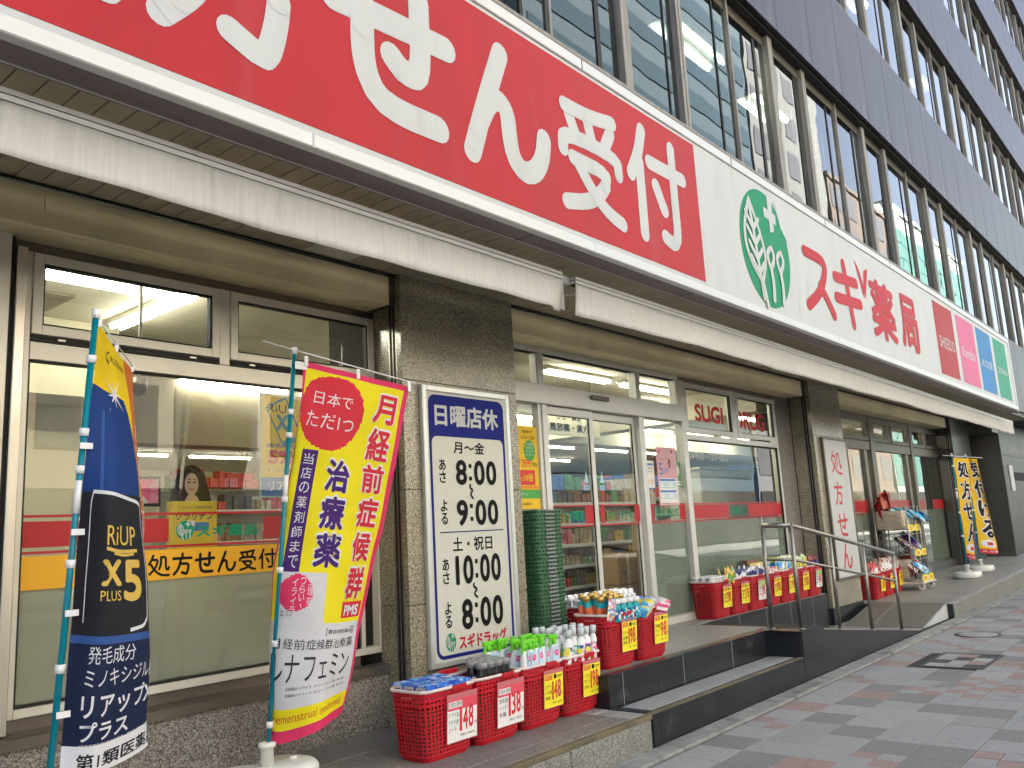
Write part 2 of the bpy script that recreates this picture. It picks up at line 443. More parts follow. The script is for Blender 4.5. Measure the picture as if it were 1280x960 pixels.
M['steel'] = mat('stainless_brushed', (.66, .63, .56), .33, .95, noise=(30, .08), stretch=(1, 1, .03))
M['steel_dk'] = mat('rail_steel', (.27, .255, .235), .38, .9, noise=(12, .12))
M['frame'] = mat('window_frame_champagne', (.68, .65, .56), .4, .35, noise=(8, .05))
M['frame_door'] = mat('door_frame_silver', (.64, .63, .59), .42, .35, noise=(7, .05))
M['frame_dk'] = mat('window_frame_bronze', (.16, .14, .115), .4, .7, noise=(8, .08))
M['rubber'] = mat('black_gasket', (.015, .015, .014), .6)
M['fascia'] = mat('fascia_bronze', (.86, .76, .50), .42, .3, noise=(1.6, .14), stretch=(1, 1, .5), dirt=(3, (.6, .52, .34), .62))
M['dark'] = mat('dark_void', (.01, .01, .01), .9)
M['slat'] = mat('soffit_slat', (.43, .39, .29), .5, .2, noise=(3, .12), dirt=(2, (.2, .18, .14), .6))
M['beam'] = mat('soffit_beam_brown', (.2, .16, .165), .5, .2, noise=(4, .12))
M['white'] = mat('sign_white', (.50, .512, .515), .45, noise=(1.5, .05, 8), stretch=(2.5, 1, .5), dirt=(2.2, (.42, .42, .40), .6))
M['white_lip'] = mat('sign_frame_white', (.6, .61, .62), .35, .1, dirt=(2, (.6, .6, .58), .62))
M['red'] = mat('sign_red', (.42, .018, .027), .5, spec=.2, noise=(1.3, .09, 8), stretch=(2.5, 1, .5), dirt=(1.5, (.42, .045, .05), .58))
M['awn'] = mat('awning_cloth', (.78, .775, .76), .85, noise=(14, .1, 8), stretch=(3, 3, .25), bump=(60, .15), dirt=(2.5, (.4, .39, .36), .6))
_a = M['awn']; _n = _a.node_tree.nodes; _l = _a.node_tree.links; _p = _n['Principled BSDF']; _o = [q for q in _n if q.type == 'OUTPUT_MATERIAL'][0]
_t = _n.new('ShaderNodeBsdfTranslucent'); _t.inputs[0].default_value = (.8, .79, .75, 1); _m = _n.new('ShaderNodeMixShader'); _m.inputs[0].default_value = .33
_l.new(_p.outputs[0], _m.inputs[1]); _l.new(_t.outputs[0], _m.inputs[2]); _l.new(_m.outputs[0], _o.inputs[0])
M['alu'] = mat('awning_aluminium', (.66, .66, .65), .45, .3, dirt=(8, (.25, .24, .22), .62))
M['spandrel'] = mat('spandrel_purple_brown', (.036, .026, .048), .38, 0, spec=.3, noise=(1.3, .3, 6), stretch=(3, 3, .3), dirt=(1.6, (.065, .06, .08), .55))
M['mullion'] = mat('mullion_grey', (.25, .235, .215), .55, .3, noise=(10, .22), stretch=(2, 2, .15), dirt=(6, (.12, .11, .1), .6))
M['wall_in'] = mat('interior_wall_cream', (.46, .43, .32), .85)
M['ceil_in'] = mat('interior_ceiling', (.58, .55, .44), .85, noise=(2, .03))
M['floor_in'] = mat('interior_floor', (.36, .35, .31), .4, noise=(2, .08))
M['office_in'] = mat('office_interior', (.28, .29, .28), .9)
M['glass'] = glass_mat('shop_glass', (.93, .96, .94))
M['glass_up'] = glass_mat('office_glass', (.55, .62, .62), 1.62)
M['lamp'] = emit_mat('fluorescent_tube', (1.0, .92, .76), 7.6)
M['lamp_off'] = emit_mat('office_tube', (1.0, .92, .72), 4.0)
M['fix'] = mat('lamp_housing', (.75, .73, .66), .5)
M['film_w'] = film_mat('frosted_film_warm', (.60, .57, .46), .94)
M['film_g'] = film_mat('frosted_film_green', (.36, .40, .36), .93)
M['blue'] = mat('board_blue', (.012, .018, .17), .6, spec=.12)
M['ink'] = mat('ink_black', (.008, .008, .009), .6, spec=.12)
M['cream'] = mat('board_cream', (.56, .56, .495), .45, noise=(1.5, .03), spec=.2)
M['green'] = mat('logo_green', (.005, .24, .12), .5, spec=.15)
M['sred'] = mat('sticker_red', (.42, .015, .02), .4)
M['yellow'] = mat('sticker_yellow', (.80, .40, .02), .5)
M['pole'] = mat('pole_teal', (.0, .19, .26), .3, noise=(3, .05))
M['clip'] = mat('white_plastic', (.75, .76, .78), .4)
M['tank'] = mat('white_tank_plastic', (.72, .72, .68), .45, noise=(5, .05), dirt=(6, (.45, .43, .38), .62))

# ------------------------------------------------------------------ the ground
PZ = -1.46
road = struct(obj('road', MB().box(-60, 130, -12.4, -2.4, PZ-.35, PZ-.14), M['asphalt']))
struct(obj('ground', MB().box(-200, 300, -200, 200, PZ-.9, PZ-.36), M['asphalt']))
struct(obj('lane_line', MB().box(-60, 130, -7.4, -7.25, PZ-.142, PZ-.136), M['white_line'], road))
pave = struct(obj('pavement', MB().box(-60, 130, -2.25, 3.30, PZ-.3, PZ-.008), M['joint']))
obj('kerb', MB().box(-60, 130, -2.4, -2.252, PZ-.3, PZ), M['concrete'], pave)
pave2 = struct(obj('far_pavement', MB().box(-60, 130, -16.5, -12.5, PZ-.3, PZ), M['concrete']))
# gutter strip of cast concrete against the steps
for i in range(30):
    x = -4+i*1.2
    obj('gutter_stone', MB().bbox(x, x+1.192, 3.03, 3.203, PZ-.02, PZ+.012, .006), M['concrete'], pave)
T = .3175; TY = .309; X0 = 6.307; Y0 = 2.70
tms = {}
def tile_mesh(k, w_, h_):
    key = (k, w_)
    if key not in tms:
        g = .0025
        me = obj('tmp', MB().bbox(g, w_-g, g, h_-g, -.012, 0, .0015), M[k], None, True)
        # chamfer faces the wrong way for a floor piece: rebuild with a top bevel
        d = me.data; bpy.data.objects.remove(me)
        b = .0025
        v = [(g, g, -.012), (w_-g, g, -.012), (w_-g, h_-g, -.012), (g, h_-g, -.012), (g, g, -b), (w_-g, g, -b), (w_-g, h_-g, -b), (g, h_-g, -b),
             (g+b, g+b, 0), (w_-g-b, g+b, 0), (w_-g-b, h_-g-b, 0), (g+b, h_-g-b, 0)]
        f = [(8, 9, 10, 11)]+[(a+i, a+(i+1) % 4, a+4+(i+1) % 4, a+4+i) for a in (0, 4) for i in range(4)]
        d.clear_geometry(); d.from_pydata(v, [], f); d.update()
        tms[key] = d
    return tms[key]
rt = random.Random(11)
far = {k: MB() for k in ('tile_light', 'tile_mid', 'tile_dark', 'tile_pink', 'tile_blue')}
cnt = 0; cells = []
for i in range(-24, 110):
    for j in range(-14, 2):
        x = X0+i*T; y = Y0-TY+j*TY
        if y+TY > 3.04: continue
        dd = math.hypot(x, y-0)
        if 9.0-1e-6 < x+T/2 < 9.75 and 2.05 < y+TY/2 < 2.58: continue
        cells.append((dd if (x > 3.6 and y > .2) else 99+dd, i, j, x, y))
cells.sort()
for dd, i, j, x, y in cells:
    q = rt.random()
    if q < .13: kind = 'pink4'
    elif q < .25: kind = 'mix4'
    elif (i*3+j) % 4 == 0 and q < .9 or q > .93: kind = 'tile_dark'
    elif q < .50: kind = 'tile_light'
    elif q < .8: kind = 'tile_blue'
    else: kind = 'tile_mid'
    if kind.endswith('4'):
        lst = []
        for a in (0, 1):
            for b in (0, 1):
                k = 'tile_pink' if (kind == 'pink4') or (kind == 'mix4' and (a+b) % 2 == 0) else 'tile_blue'
                lst.append((k, x+a*T/2, y+b*TY/2, T/2, TY/2))
    else: lst = [(kind, x, y, T, TY)]
    for k, xx, yy, w_, h_ in lst:
        if cnt < 298 and dd < 90:
            me = tile_mesh(k, w_, h_)
            o = bpy.data.objects.new('paving_tile', me); COL.objects.link(o); o.parent = pave
            o.location = (xx, yy, PZ+rt.uniform(-.0012, .0012)); cnt += 1
        else:
            z = PZ+rt.uniform(-.001, .001)
            far[k].box(xx+.0025, xx+w_-.0025, yy+.0025, yy+h_-.0025, PZ-.009, z)
for k, mb in far.items():
    struct(obj('paving_tile', mb, M[k], pave), 'stuff')
# access covers let into the paving
cov = thing('access_cover', 'square paving-filled access cover with dark frame set in the pavement', 'manhole cover', (9.35, 2.31, PZ))
f = MB()
for a in ((8.9, 9.82, 2.03, 2.065), (8.9, 9.82, 2.555, 2.59), (8.9, 8.95, 2.065, 2.555), (9.77, 9.82, 2.065, 2.555)): f.box(*a, PZ-.01, PZ+.006)
obj('cover_frame', f, M['plate_dk'], cov)
pat = [['ink', 'tile_light', 'cream', 'ink'], ['tile_pink', 'cream', 'ink', 'tile_light'], ['cream', 'ink', 'cream', 'tile_light'], ['ink', 'tile_pink', 'tile_light', 'ink']]
for a in range(4):
    for b in range(3):
        x0 = 8.952+a*.2045; y0 = 2.067+b*.1627
        obj('inset_tile', MB().box(x0+.002, x0+.2025, y0+.002, y0+.1607, PZ-.01, PZ+.003+.0003*(a+b)), {'cream': M['tread'], 'ink': M['plate_dk']}.get(pat[a][b]) or M[pat[a][b]], cov)
cov2 = thing('drain_cover', 'round pale access cover with dark rim further along the pavement', 'manhole cover', (11.3, 2.58, PZ))
obj('cover_rim', MB().lathe([(.25, -.01), (.25, .005), (.21, .005), (.21, -.01)], (11.3, 2.58, PZ), 32), M['plate_dk'], cov2)
obj('cover_plate', MB().lathe([(.208, -.01), (.208, .0065), (.19, .008), (.05, .008)], (11.3, 2.58, PZ), 32), M['tread'], cov2)

# ------------------------------------------------------------------ platforms, steps, ramp
L1, L2, FY = -1.242, -1.018, 3.21
rt = random.Random(3)
plat = struct(obj('left_platform', MB().box(-6, 5.115, FY+.012, 4.62, PZ-.2, L1-.012), M['joint']))
def slabs(par, x0, x1, ys, pitch, z, m_, name='granite_slab', h=.03, zf=None):
    for k, (ya, yb) in enumerate(zip(ys[:-1], ys[1:])):
        x = x0-(k % 2)*pitch*.4
        while x < x1-.02:
            a, b = max(x, x0), min(x+pitch, x1)
            if b-a > .03:
                g = .0025; q = .003
                za = (zf(a) if zf else z); zb = (zf(b) if zf else z); e = rt.uniform(-.001, .001)
                v = [(a+g, ya+g, za-h), (b-g, ya+g, zb-h), (b-g, yb-g, zb-h), (a+g, yb-g, za-h), (a+g, ya+g, za-q), (b-g, ya+g, zb-q), (b-g, yb-g, zb-q), (a+g, yb-g, za-q),
                     (a+g+q, ya+g+q, za+e), (b-g-q, ya+g+q, zb+e), (b-g-q, yb-g-q, zb+e), (a+g+q, yb-g-q, za+e)]
                obj(name, MB().add(v, [(8, 9, 10, 11)]+[(s+i, s+(i+1) % 4, s+4+(i+1) % 4, s+4+i) for s in (0, 4) for i in range(4)]), m_, par)
            x += pitch
slabs(plat, -2.1, 4.93, [3.262, 3.42, 3.78, 4.2, 4.6], .92, L1, M['slab'])
slabs(plat, 4.935, 5.112, [3.262, 3.56, 4.38], .4, L1, M['tread'])
for x in [-2.1+i*.9 for i in range(8)]:
    obj('curb_stone', MB().bbox(x, min(x+.893, 5.11), FY, FY+.2, PZ-.05, L1-.032, .006), M['curb'], plat)
obj('nosing', MB().bbox(-2.1, 5.112, FY-.002, FY+.05, L1-.03, L1+.001, .004), M['nosing'], plat)

steps = struct(obj('entrance_steps', MB().box(5.13, 7.72, FY+.012, 3.56, PZ-.1, L1-.012).box(5.13, 8.3, 3.562, 4.8, PZ-.1, L2-.012).box(7.722, 8.3, FY+.012, 3.561, PZ-.1, L2-.012).box(8.2, 11.6, 4.412, 4.8, PZ-.1, L2-.012), M['joint']))
bt = M['black']
def riser(x0, x1, y, z0, z1, cuts, par=steps):
    xs = [x0]+[c for c in cuts if x0 < c < x1]+[x1]
    for a, b in zip(xs[:-1], xs[1:]): obj('black_tile', MB().bbox(a+.0015, b-.0015, y, y+.012, z0, z1, .0015), bt, par)
riser(5.115, 7.72, FY, PZ-.05, L1-.004, [5.21, 7.72])
riser(5.13, 7.72, 3.55, L1, L2-.004, [5.302, 6.169, 7.017])
for i, (a, b) in enumerate(((5.302, .003), (6.169, .003), (7.017, .003))):
    obj('grout_line', MB().box(a-.0015, a+.0015, 3.5485, 3.556, L1, L2-.004), M['grout'], steps)
obj('black_tile', MB().box(5.118, 5.129, 3.55, 4.36, L1-.01, L2-.004), bt, steps)
obj('black_tile', MB().box(7.72, 7.732, FY+.013, 3.549, L1, L2-.004), bt, steps)
# tread between the two risers, then the upper landing
slabs(steps, 5.22, 7.70, [3.285, 3.53], 1.25, L1, M['tread'], 'tread_slab')
obj('nosing', MB().bbox(5.115, 7.715, FY-.002, FY+.05, L1-.003, L1+.002, .002), M['nosing'], steps)
obj('tread_edge', MB().box(5.115, 7.715, FY+.051, 3.283, L1-.01, L1+.0005), bt, steps)
obj('tread_edge', MB().box(5.13, 5.218, 3.285, 3.548, L1-.01, L1+.0005), bt, steps)
obj('landing_edge', MB().bbox(5.13, 7.72, 3.545, 3.60, L2-.003, L2+.002, .002), bt, steps)
obj('nosing', MB().box(5.15, 7.72, 3.602, 3.655, L2-.01, L2+.001), M['nosing'], steps)
slabs(steps, 5.14, 8.0, [3.66, 4.8], 3.2, L2, M['terrazzo'], 'landing_slab')
slabs(steps, 8.005, 11.6, [4.42, 4.8], 3.8, L2, M['terrazzo'], 'landing_slab')
obj('landing_edge', MB().bbox(7.72, 7.90, FY+.0, 3.655, L2-.01, L2+.001, .002), bt, steps)
# ramp going down to the right
def rz(x): return L2 if x < 7.9 else max(L2-(x-7.9)*.1215, PZ+.006)
ramp = struct(obj('ramp', MB().prism([(7.9, PZ-.1), (7.9, rz(7.9)), (11.5, rz(11.5)), (11.9, PZ+.006), (11.9, PZ-.1)], FY+.1, 4.40), M['terrazzo']))
obj('ramp_edge', MB().prism([(7.732, PZ-.08), (7.732, L2-.002), (7.9, L2-.002), (11.52, PZ+.004), (11.52, PZ-.08)], FY, FY+.098), bt, ramp)
for a, b in ((8.26, 8.95), (8.955, 9.65), (9.655, 10.35), (10.355, 11.05), (11.055, 11.6)):
    zb = lambda x: rz(x)-.02
    obj('black_tile', MB().prism([(a, zb(a)), (a, L2-.003), (b-.003, L2-.003), (b-.003, zb(b))], 4.402, 4.411), bt, steps)
    if a > 8.5: obj('grout_line', MB().box(a-.004, a-.001, 4.4005, 4.408, zb(a), L2-.003), M['grout'], steps)
obj('black_tile', MB().box(11.6, 11.612, 4.402, 4.8, PZ, L2), bt, steps)
obj('ramp_corner', MB().box(11.5, 13.0, 4.30, 4.75, PZ-.05, PZ+.02), M['terrazzo'], ramp)
# folding steel plate bridging onto the right-hand platform
def z3(x): return -1.27+(x-12.892)*.0221
plt_ = thing('ramp_plate', 'grey steel ramp plate with white side cheek leading onto the right platform', 'ramp', (12.3, 3.8, PZ))
for ya, yb in ((3.3, 3.93), (3.95, 4.28)):
    obj('steel_plate', MB().prism([(11.72, PZ+.012), (12.93, z3(12.93)+.012), (12.93, z3(12.93)-.01), (11.8, PZ+.004)], ya, yb), M['plate'], plt_)
obj('plate_strip', MB().prism([(11.72, PZ+.018), (12.93, z3(12.93)+.018), (12.93, z3(12.93)+.002), (11.72, PZ+.008)], 3.931, 3.949), M['steel'], plt_)
obj('side_cheek', MB().prism([(11.74, PZ+.004), (12.88, z3(12.9)), (12.88, PZ+.002)], 3.275, 3.298), M['white'], plt_)
plat3 = struct(obj('right_platform', MB().prism([(12.9, PZ-.1), (12.9, z3(12.9)-.014), (40, z3(40)-.014), (40, PZ-.1)], FY+.012, 6.4), M['joint']))
slabs(plat3, 12.9, 30, [3.275, 4.75, 6.2], 1.8, 0, M['terrazzo'], 'granite_slab', .013, zf=z3)
for i in range(16):
    x = 12.96+i*1.1
    g = .003
    obj('curb_stone', MB().prism([(x+g, PZ-.05), (x+g, z3(x)-.012), (x+1.1-g, z3(x+1.1)-.012), (x+1.1-g, PZ-.05)], FY, FY+.2), M['curb'], plat3)
obj('nosing', MB().prism([(12.9, z3(12.9)-.011), (12.9, z3(12.9)+.002), (30, z3(30)+.002), (30, z3(30)-.011)], FY-.002, FY+.06), M['tread'], plat3)
obj('black_tile', MB().box(12.885, 12.955, FY-.003, FY+.2, PZ-.05, z3(12.9)), bt, plat3)
# ------------------------------------------------------------------ the building
bld = thing('office_building', 'office block with purple brown spandrels over the pharmacy shopfront', 'building', (8, 4.4, PZ))
def part(n, mb, m_, par=None): return obj(n, mb, m_, par or bld)
def pillar(x0, x1, yf, chan_x, joints, m_, zb=PZ, ret=True, side_x=None):
    p = part('pillar', MB().box(x0+.012, x1-.012, yf+.012, 5.2, PZ-.2, 1.9), M['joint'])
    zs = [zb]+joints+[1.9]
    for a, b in zip(zs[:-1], zs[1:]):
        obj('stone_panel', MB().bbox(x0, x1, yf, yf+.011, a+.002, b-.002, .002), m_, p)
        obj('stone_panel', MB().box(x0, x0+.0115, yf+.012, yf+.05, a+.002, b-.002), m_, p)
        obj('stone_panel', MB().box(x1-.0115, x1, yf+.012, 4.66, a+.002, b-.002), m_, p)
        sx = side_x if side_x is not None else x0
        obj('stone_panel', MB().box(sx, sx+.0115, yf+.135, 4.665, a+.002, b-.002), m_, p)
    c = MB().box(x0-.0, x0+.01, yf+.052, yf+.062, zb, 1.9).box(x0-.0, x0+.01, yf+.122, yf+.133, zb, 1.9).box(x0-.0, x0+.008, yf+.088, yf+.096, zb, 1.9)
    obj('shutter_rail', c, M['steel_dk'], p)
    obj('shutter_slot', MB().box(x0+.004, x0+.0118, yf+.05, yf+.134, zb, 1.9), M['rubber'], p)
    return p
J = [-.448, .335, 1.11]
pillar(4.03, 5.275, 4.37, 0, J, M['gran'], L1)
p2 = pillar(11.66, 12.83, 4.37, 0, [-.45, .335, 1.11], M['gran'])
obj('stone_panel', MB().bbox(11.14, 11.655, 4.675, 4.69, L2, 1.9, .002), M['gran_base'], p2)
obj('black_skirting', MB().bbox(11.64, 12.84, 4.355, 4.3695, PZ-.1, -1.22, .003), bt, p2)
obj('black_skirting', MB().box(11.615, 11.6585, 4.36, 4.7, PZ-.1, -1.22), bt, p2)
p3 = pillar(19.28, 20.8, 4.37, 0, [-.45, .335, 1.11], M['gran_dark'])
# polished return wall and lower front further right
rw = part('return_wall', MB().box(21.412, 27, 3.912, 8, PZ-.1, 1.87), M['joint'])
zs = [-1.2, -.42, .36, 1.12, 1.87]
for a, b in zip(zs[:-1], zs[1:]):
    for y0, y1 in ((3.9, 4.6), (4.6, 5.6), (5.6, 6.9)): obj('stone_panel', MB().box(21.40, 21.411, y0+.002, y1-.002, a+.002, b-.002), M['gran_dark'], rw)
    for x in range(5):
        obj('stone_panel', MB().bbox(21.413+x*1.1, 21.409+(x+1)*1.1, 3.9, 3.911, a+.002, b-.002, .002), M['gran_grey'], rw)
obj('black_skirting', MB().bbox(21.39, 27, 3.885, 3.899, PZ, -1.2+.1, .003), bt, rw)
part('recess_back', MB().box(20.5, 21.5, 6.9, 7.0, PZ, 1.87), M['gran_dark'])
part('recess_ceiling', MB().box(20.8, 21.399, 3.9, 6.9, 1.60, 1.87), M['gran_dark'])
bs = thing('building_name_sign', 'faint pale lettering on the polished grey wall at the right edge', 'sign', (22.5, 3.9, 1.2))
mb = MB(); txt(mb, '田中ビル', (22.3, 24.0, 1.2, 1.36), lambda a, b: (a, 3.897, b)); txt(mb, '入口 1F', (22.6, 23.7, 1.02, 1.12), lambda a, b: (a, 3.897, b))
obj('lettering', mb, M['tread'], bs)
np_ = thing('entrance_plate', 'tall white plate with black bar on the polished grey wall', 'sign', (22.1, 3.9, .6))
obj('white_strip', MB().bbox(21.93, 22.32, 3.88, 3.9, .33, .9, .003), M['white'], np_)
obj('black_bar', MB().bbox(22.34, 23.6, 3.875, 3.9, .57, .755, .003), M['ink'], np_)

# base wall and sill under the left window
bw = part('base_wall', MB().box(-3, 4.055, 4.615, 4.8, L1-.2, -.885), M['joint'])
for i in range(4):
    x = .42+i*.91-.0
    obj('stone_panel', MB().bbox(x, min(x+.907, 4.054), 4.60, 4.612, L1-.05, -.887, .002), M['gran_base'], bw)
for i in range(3): obj('stone_panel', MB().bbox(-2.4+i*.91, -2.4+i*.91+.907, 4.60, 4.612, L1-.05, -.887, .002), M['gran_base'], bw)
obj('window_sill', MB().prism([(4.575, -.888), (4.575, -.838), (4.60, -.83), (4.685, -.822), (4.685, -.76), (4.8, -.76), (4.8, -.888)], -3, 3.86, plane='yz'), M['frame_dk'], bw)
obj('window_sill', MB().prism([(4.575, -.888), (4.575, -.835), (4.60, -.83), (4.67, -.825), (4.67, -.888)], 3.861, 4.028, plane='yz'), M['gran_dark'], bw)

# fascia boxes, black shadow joint, soffit
for k, (a, b) in enumerate(((-3, 3.985), (5.28, 11.56), (12.835, 19.2))):
    n = 3; wd = (b-a)/n
    for i in range(n):
        part('fascia_panel', MB().bbox(a+i*wd+.0015, a+(i+1)*wd-.0015, 4.43, 4.45, 1.655, 1.862, .003).box(a+i*wd+.0015, a+(i+1)*wd-.0015, 4.451, 4.70, 1.655, 1.662), M['fascia'])
    part('fascia_end', MB().box(b, b+.045, 4.425, 4.70, 1.652, 1.862), M['frame_dk'])
    part('shadow_joint', MB().box(a, b+.045, 4.40, 4.46, 1.864, 1.8785), M['rubber'])
    part('window_head', MB().box(a, b+.04, 4.68, 4.76, 1.60, 1.654), M['frame_dk'])
sof = part('soffit', MB().box(-3, 30, 3.335, 4.9, 1.892, 1.93), M['rubber'])
for i in range(196):
    x = -1.5+i*.12
    if x > 22: break
    if i == 0: s0 = obj('soffit_slat', MB().bbox(0, .1135, 3.335, 4.50, 1.880, 1.891, .001), M['slat'], None, True); s0.parent = sof; s0.location = Vector((x, 0, 0))-origin(sof)
    else: share(s0, 'soffit_slat', sof, Vector((x, 0, 0))-origin(sof))
for x in (3.2, 9.6): obj('soffit_hatch', MB().bbox(x, x+.36, 4.0, 4.36, 1.872, 1.8795, .002), M['frame_door'], sof)
part('soffit_beam', MB().bbox(-3, 19.9, 3.185, 3.33, 1.868, 1.95, .004), M['beam'])
part('soffit_beam', MB().bbox(-3, 19.9, 3.331, 3.36, 1.872, 1.8795, .002), M['beam'])
for x in (4.1, 6.2, 8.3, 10.4, 12.5, 14.6, 16.7): part('beam_seam', MB().box(x, x+.006, 3.1835, 3.335, 1.8665, 1.87), M['rubber'])
part('soffit_end', MB().box(19.9, 30, 3.35, 3.40, 1.87, 1.95), M['beam'])

# ------------------------------------------------------------------ shop windows
def ring(x0, x1, z0, z1, t, y0, y1, mb=None, tb=None, tt=None):
    mb = mb or MB(); tb = tb or t; tt = tt or t
    mb.bbox(x0, x0+t, y0, y1, z0, z1, .003).bbox(x1-t, x1, y0, y1, z0, z1, .003)
    mb.bbox(x0+t, x1-t, y0+.001, y1, z0, z0+tb, .003).bbox(x0+t, x1-t, y0+.001, y1, z1-tt, z1, .003)
    return mb
def pane(win, x0, x1, z0, z1, y=4.70, m_=None, name='pane'):
    return obj(name, MB().box(x0, x1, y, y+.006, z0, z1), m_ or M['glass'], win)
# window 1 (left)
f = MB().bbox(1.66, 1.70, 4.665, 4.74, -.76, 1.60, .003).bbox(4.02, 4.055, 4.665, 4.74, -.76, 1.60, .003)
f.bbox(1.70, 4.02, 4.662, 4.74, 1.02, 1.115, .003).bbox(1.70, 4.02, 4.662, 4.74, -.76, -.715, .003).bbox(2.785, 2.855, 4.66, 4.74, 1.117, 1.60, .003)
f.bbox(3.86, 3.895, 4.664, 4.74, -.714, 1.019, .003)
w1 = part('window', f, M['frame'])
for a, b in ((1.702, 2.783), (2.857, 4.018)):
    obj('sash', ring(a, b, 1.155, 1.595, .052, 4.652, 4.69), M['frame'], w1)
    obj('gasket', ring(a+.05, b-.05, 1.205, 1.545, .012, 4.66, 4.70), M['rubber'], w1)
    obj('gasket', MB().box(a, b, 4.655, 4.70, 1.117, 1.128).box(a, b, 4.664, 4.70, 1.138, 1.152), M['rubber'], w1)
    obj('latch', MB().bbox(a+.13, a+.17, 4.645, 4.66, 1.128, 1.140, .002).bbox(b-.2, b-.16, 4.645, 4.66, 1.128, 1.140, .002), M['steel'], w1)
    pane(w1, a+.05, b-.05, 1.20, 1.55)
obj('gasket', ring(1.70, 3.86, -.715, 1.02, .012, 4.675, 4.70), M['rubber'], w1)
pane(w1, 1.70, 3.86, -.715, 1.02)
obj('frosted_film', MB().box(1.712, 3.85, 4.712, 4.7135, -.70, -.155), M['film_w'], w1)
part('steel_post', MB().bbox(1.605, 1.655, 4.61, 4.74, -.82, 1.60, .004), M['steel'])
part('shadow_gap', MB().box(1.575, 1.604, 4.64, 4.7, -.82, 1.655), M['rubber'])
part('steel_panel', MB().bbox(-3, 1.574, 4.60, 4.7, -.82, 1.655, .004), M['frame'])
# window 2 and entrance
f = MB().bbox(8.50, 8.60, 4.65, 4.75, L2, 1.60, .004).bbox(11.10, 11.14, 4.665, 4.76, L2, 1.60, .003)
f.bbox(8.60, 11.10, 4.662, 4.75, .935, 1.0, .003).bbox(9.835, 9.925, 4.66, 4.75, 1.002, 1.60, .003).bbox(8.60, 11.10, 4.662, 4.75, L2, -.95, .003)
w2 = part('window', f, M['frame_door'])
for a, b in ((8.605, 9.833), (9.927, 11.098)):
    obj('sash', ring(a, b, 1.02, 1.585, .055, 4.652, 4.69), M['frame_door'], w2)
    obj('gasket', ring(a+.052, b-.052, 1.072, 1.533, .012, 4.66, 4.70), M['rubber'], w2)
    pane(w2, a+.05, b-.05, 1.07, 1.54)
obj('gasket', ring(8.60, 11.10, -.95, .935, .014, 4.675, 4.70), M['rubber'], w2)
pane(w2, 8.60, 11.10, -.95, .935)
obj('frosted_film', MB().box(8.61, 11.09, 4.712, 4.7135, -.94, .018), M['film_g'], w2)
# entrance: transom lights, header with sensor, two sliding leaves, side lights
f = MB().bbox(5.28, 8.50, 4.66, 4.75, 1.60, 1.654, .003)
for a, b in ((5.95, 6.03), (7.59, 7.68), (8.43, 8.499)): f.bbox(a, b, 4.655, 4.75, 1.306, 1.598, .003)
f.bbox(5.93, 5.97, 4.662, 4.72, 1.306, 1.598, .003)
tw = part('transom_window', f, M['frame_door'])
for a, b in ((5.28, 5.95), (6.03, 7.59), (7.68, 8.43)): pane(tw, a, b, 1.304, 1.60)
hd = part('door_header', MB().bbox(5.28, 8.499, 4.63, 4.76, 1.125, 1.305, .004), M['frame_door'])
obj('door_sensor', MB().bbox(6.70, 6.98, 4.59, 4.629, 1.222, 1.262, .006), M['frame_dk'], hd)
f = MB().bbox(5.97, 6.03, 4.65, 4.75, L2, 1.124, .004).bbox(5.28, 5.97, 4.66, 4.74, L2, -.9, .003).bbox(5.925, 5.968, 4.665, 4.74, -.9, 1.124, .003)
sl_ = part('side_light', f, M['frame_door'])
pane(sl_, 5.28, 5.93, -.9, 1.12)
f = MB().bbox(7.60, 7.69, 4.65, 4.76, L2, 1.124, .004).bbox(7.69, 8.50, 4.66, 4.74, L2, -.95, .003)
sl_ = part('side_light', f, M['frame_door'])
pane(sl_, 7.69, 8.50, -.95, 1.12)
obj('frosted_film', MB().box(7.695, 8.495, 4.712, 4.7135, -.94, .018), M['film_g'], sl_)
for a, b, y in ((6.035, 6.785, 4.70), (6.79, 7.598, 4.73)):
    dr = part('sliding_door', ring(a, b, L2+.01, 1.12, .05, y-.018, y+.022, tb=.09, tt=.075), M['frame_door'])
    obj('gasket', ring(a+.048, b-.048, L2+.1, 1.048, .01, y-.012, y), M['rubber'], dr)
    pane(dr, a+.05, b-.05, L2+.1, 1.045, y)
# window 3 (right, bronze frames)
f = MB()
for a, b in ((12.84, 12.95), (14.93, 15.14), (17.27, 17.42), (19.47, 19.6)): f.bbox(a, b, 4.64, 4.76, -1.22, 1.60, .004)
f.bbox(12.95, 19.47, 4.655, 4.75, 1.05, 1.20, .003).bbox(12.95, 19.47, 4.655, 4.75, -1.22, -.98, .003)
f.bbox(16.05, 16.15, 4.66, 4.75, 1.202, 1.60, .003).bbox(18.24, 18.36, 4.66, 4.75, 1.202, 1.60, .003)
f.bbox(14.60, 14.74, 4.66, 4.75, -.978, 1.048, .003).bbox(16.93, 17.06, 4.66, 4.75, -.978, 1.048, .003)
w3 = part('window', f, M['frame_dk'])
for a, b in ((12.955, 14.925), (15.145, 16.045), (16.155, 17.265), (17.425, 18.235), (18.365, 19.465)):
    obj('sash', ring(a, b, 1.21, 1.59, .07, 4.652, 4.69), M['frame_dk'], w3)
    pane(w3, a+.06, b-.06, 1.27, 1.53)
for a, b in ((12.95, 14.6), (15.14, 16.93), (17.42, 19.47), (14.74, 14.93), (17.06, 17.27)): pane(w3, a, b, -.98, 1.05)
obj('frosted_film', MB().box(12.95, 19.47, 4.712, 4.7135, -.97, .02), M['film_g'], w3)
obj('stone_panel', MB().bbox(12.84, 19.27, 4.60, 4.639, PZ, -1.0, .003), M['gran_dark'], w3)

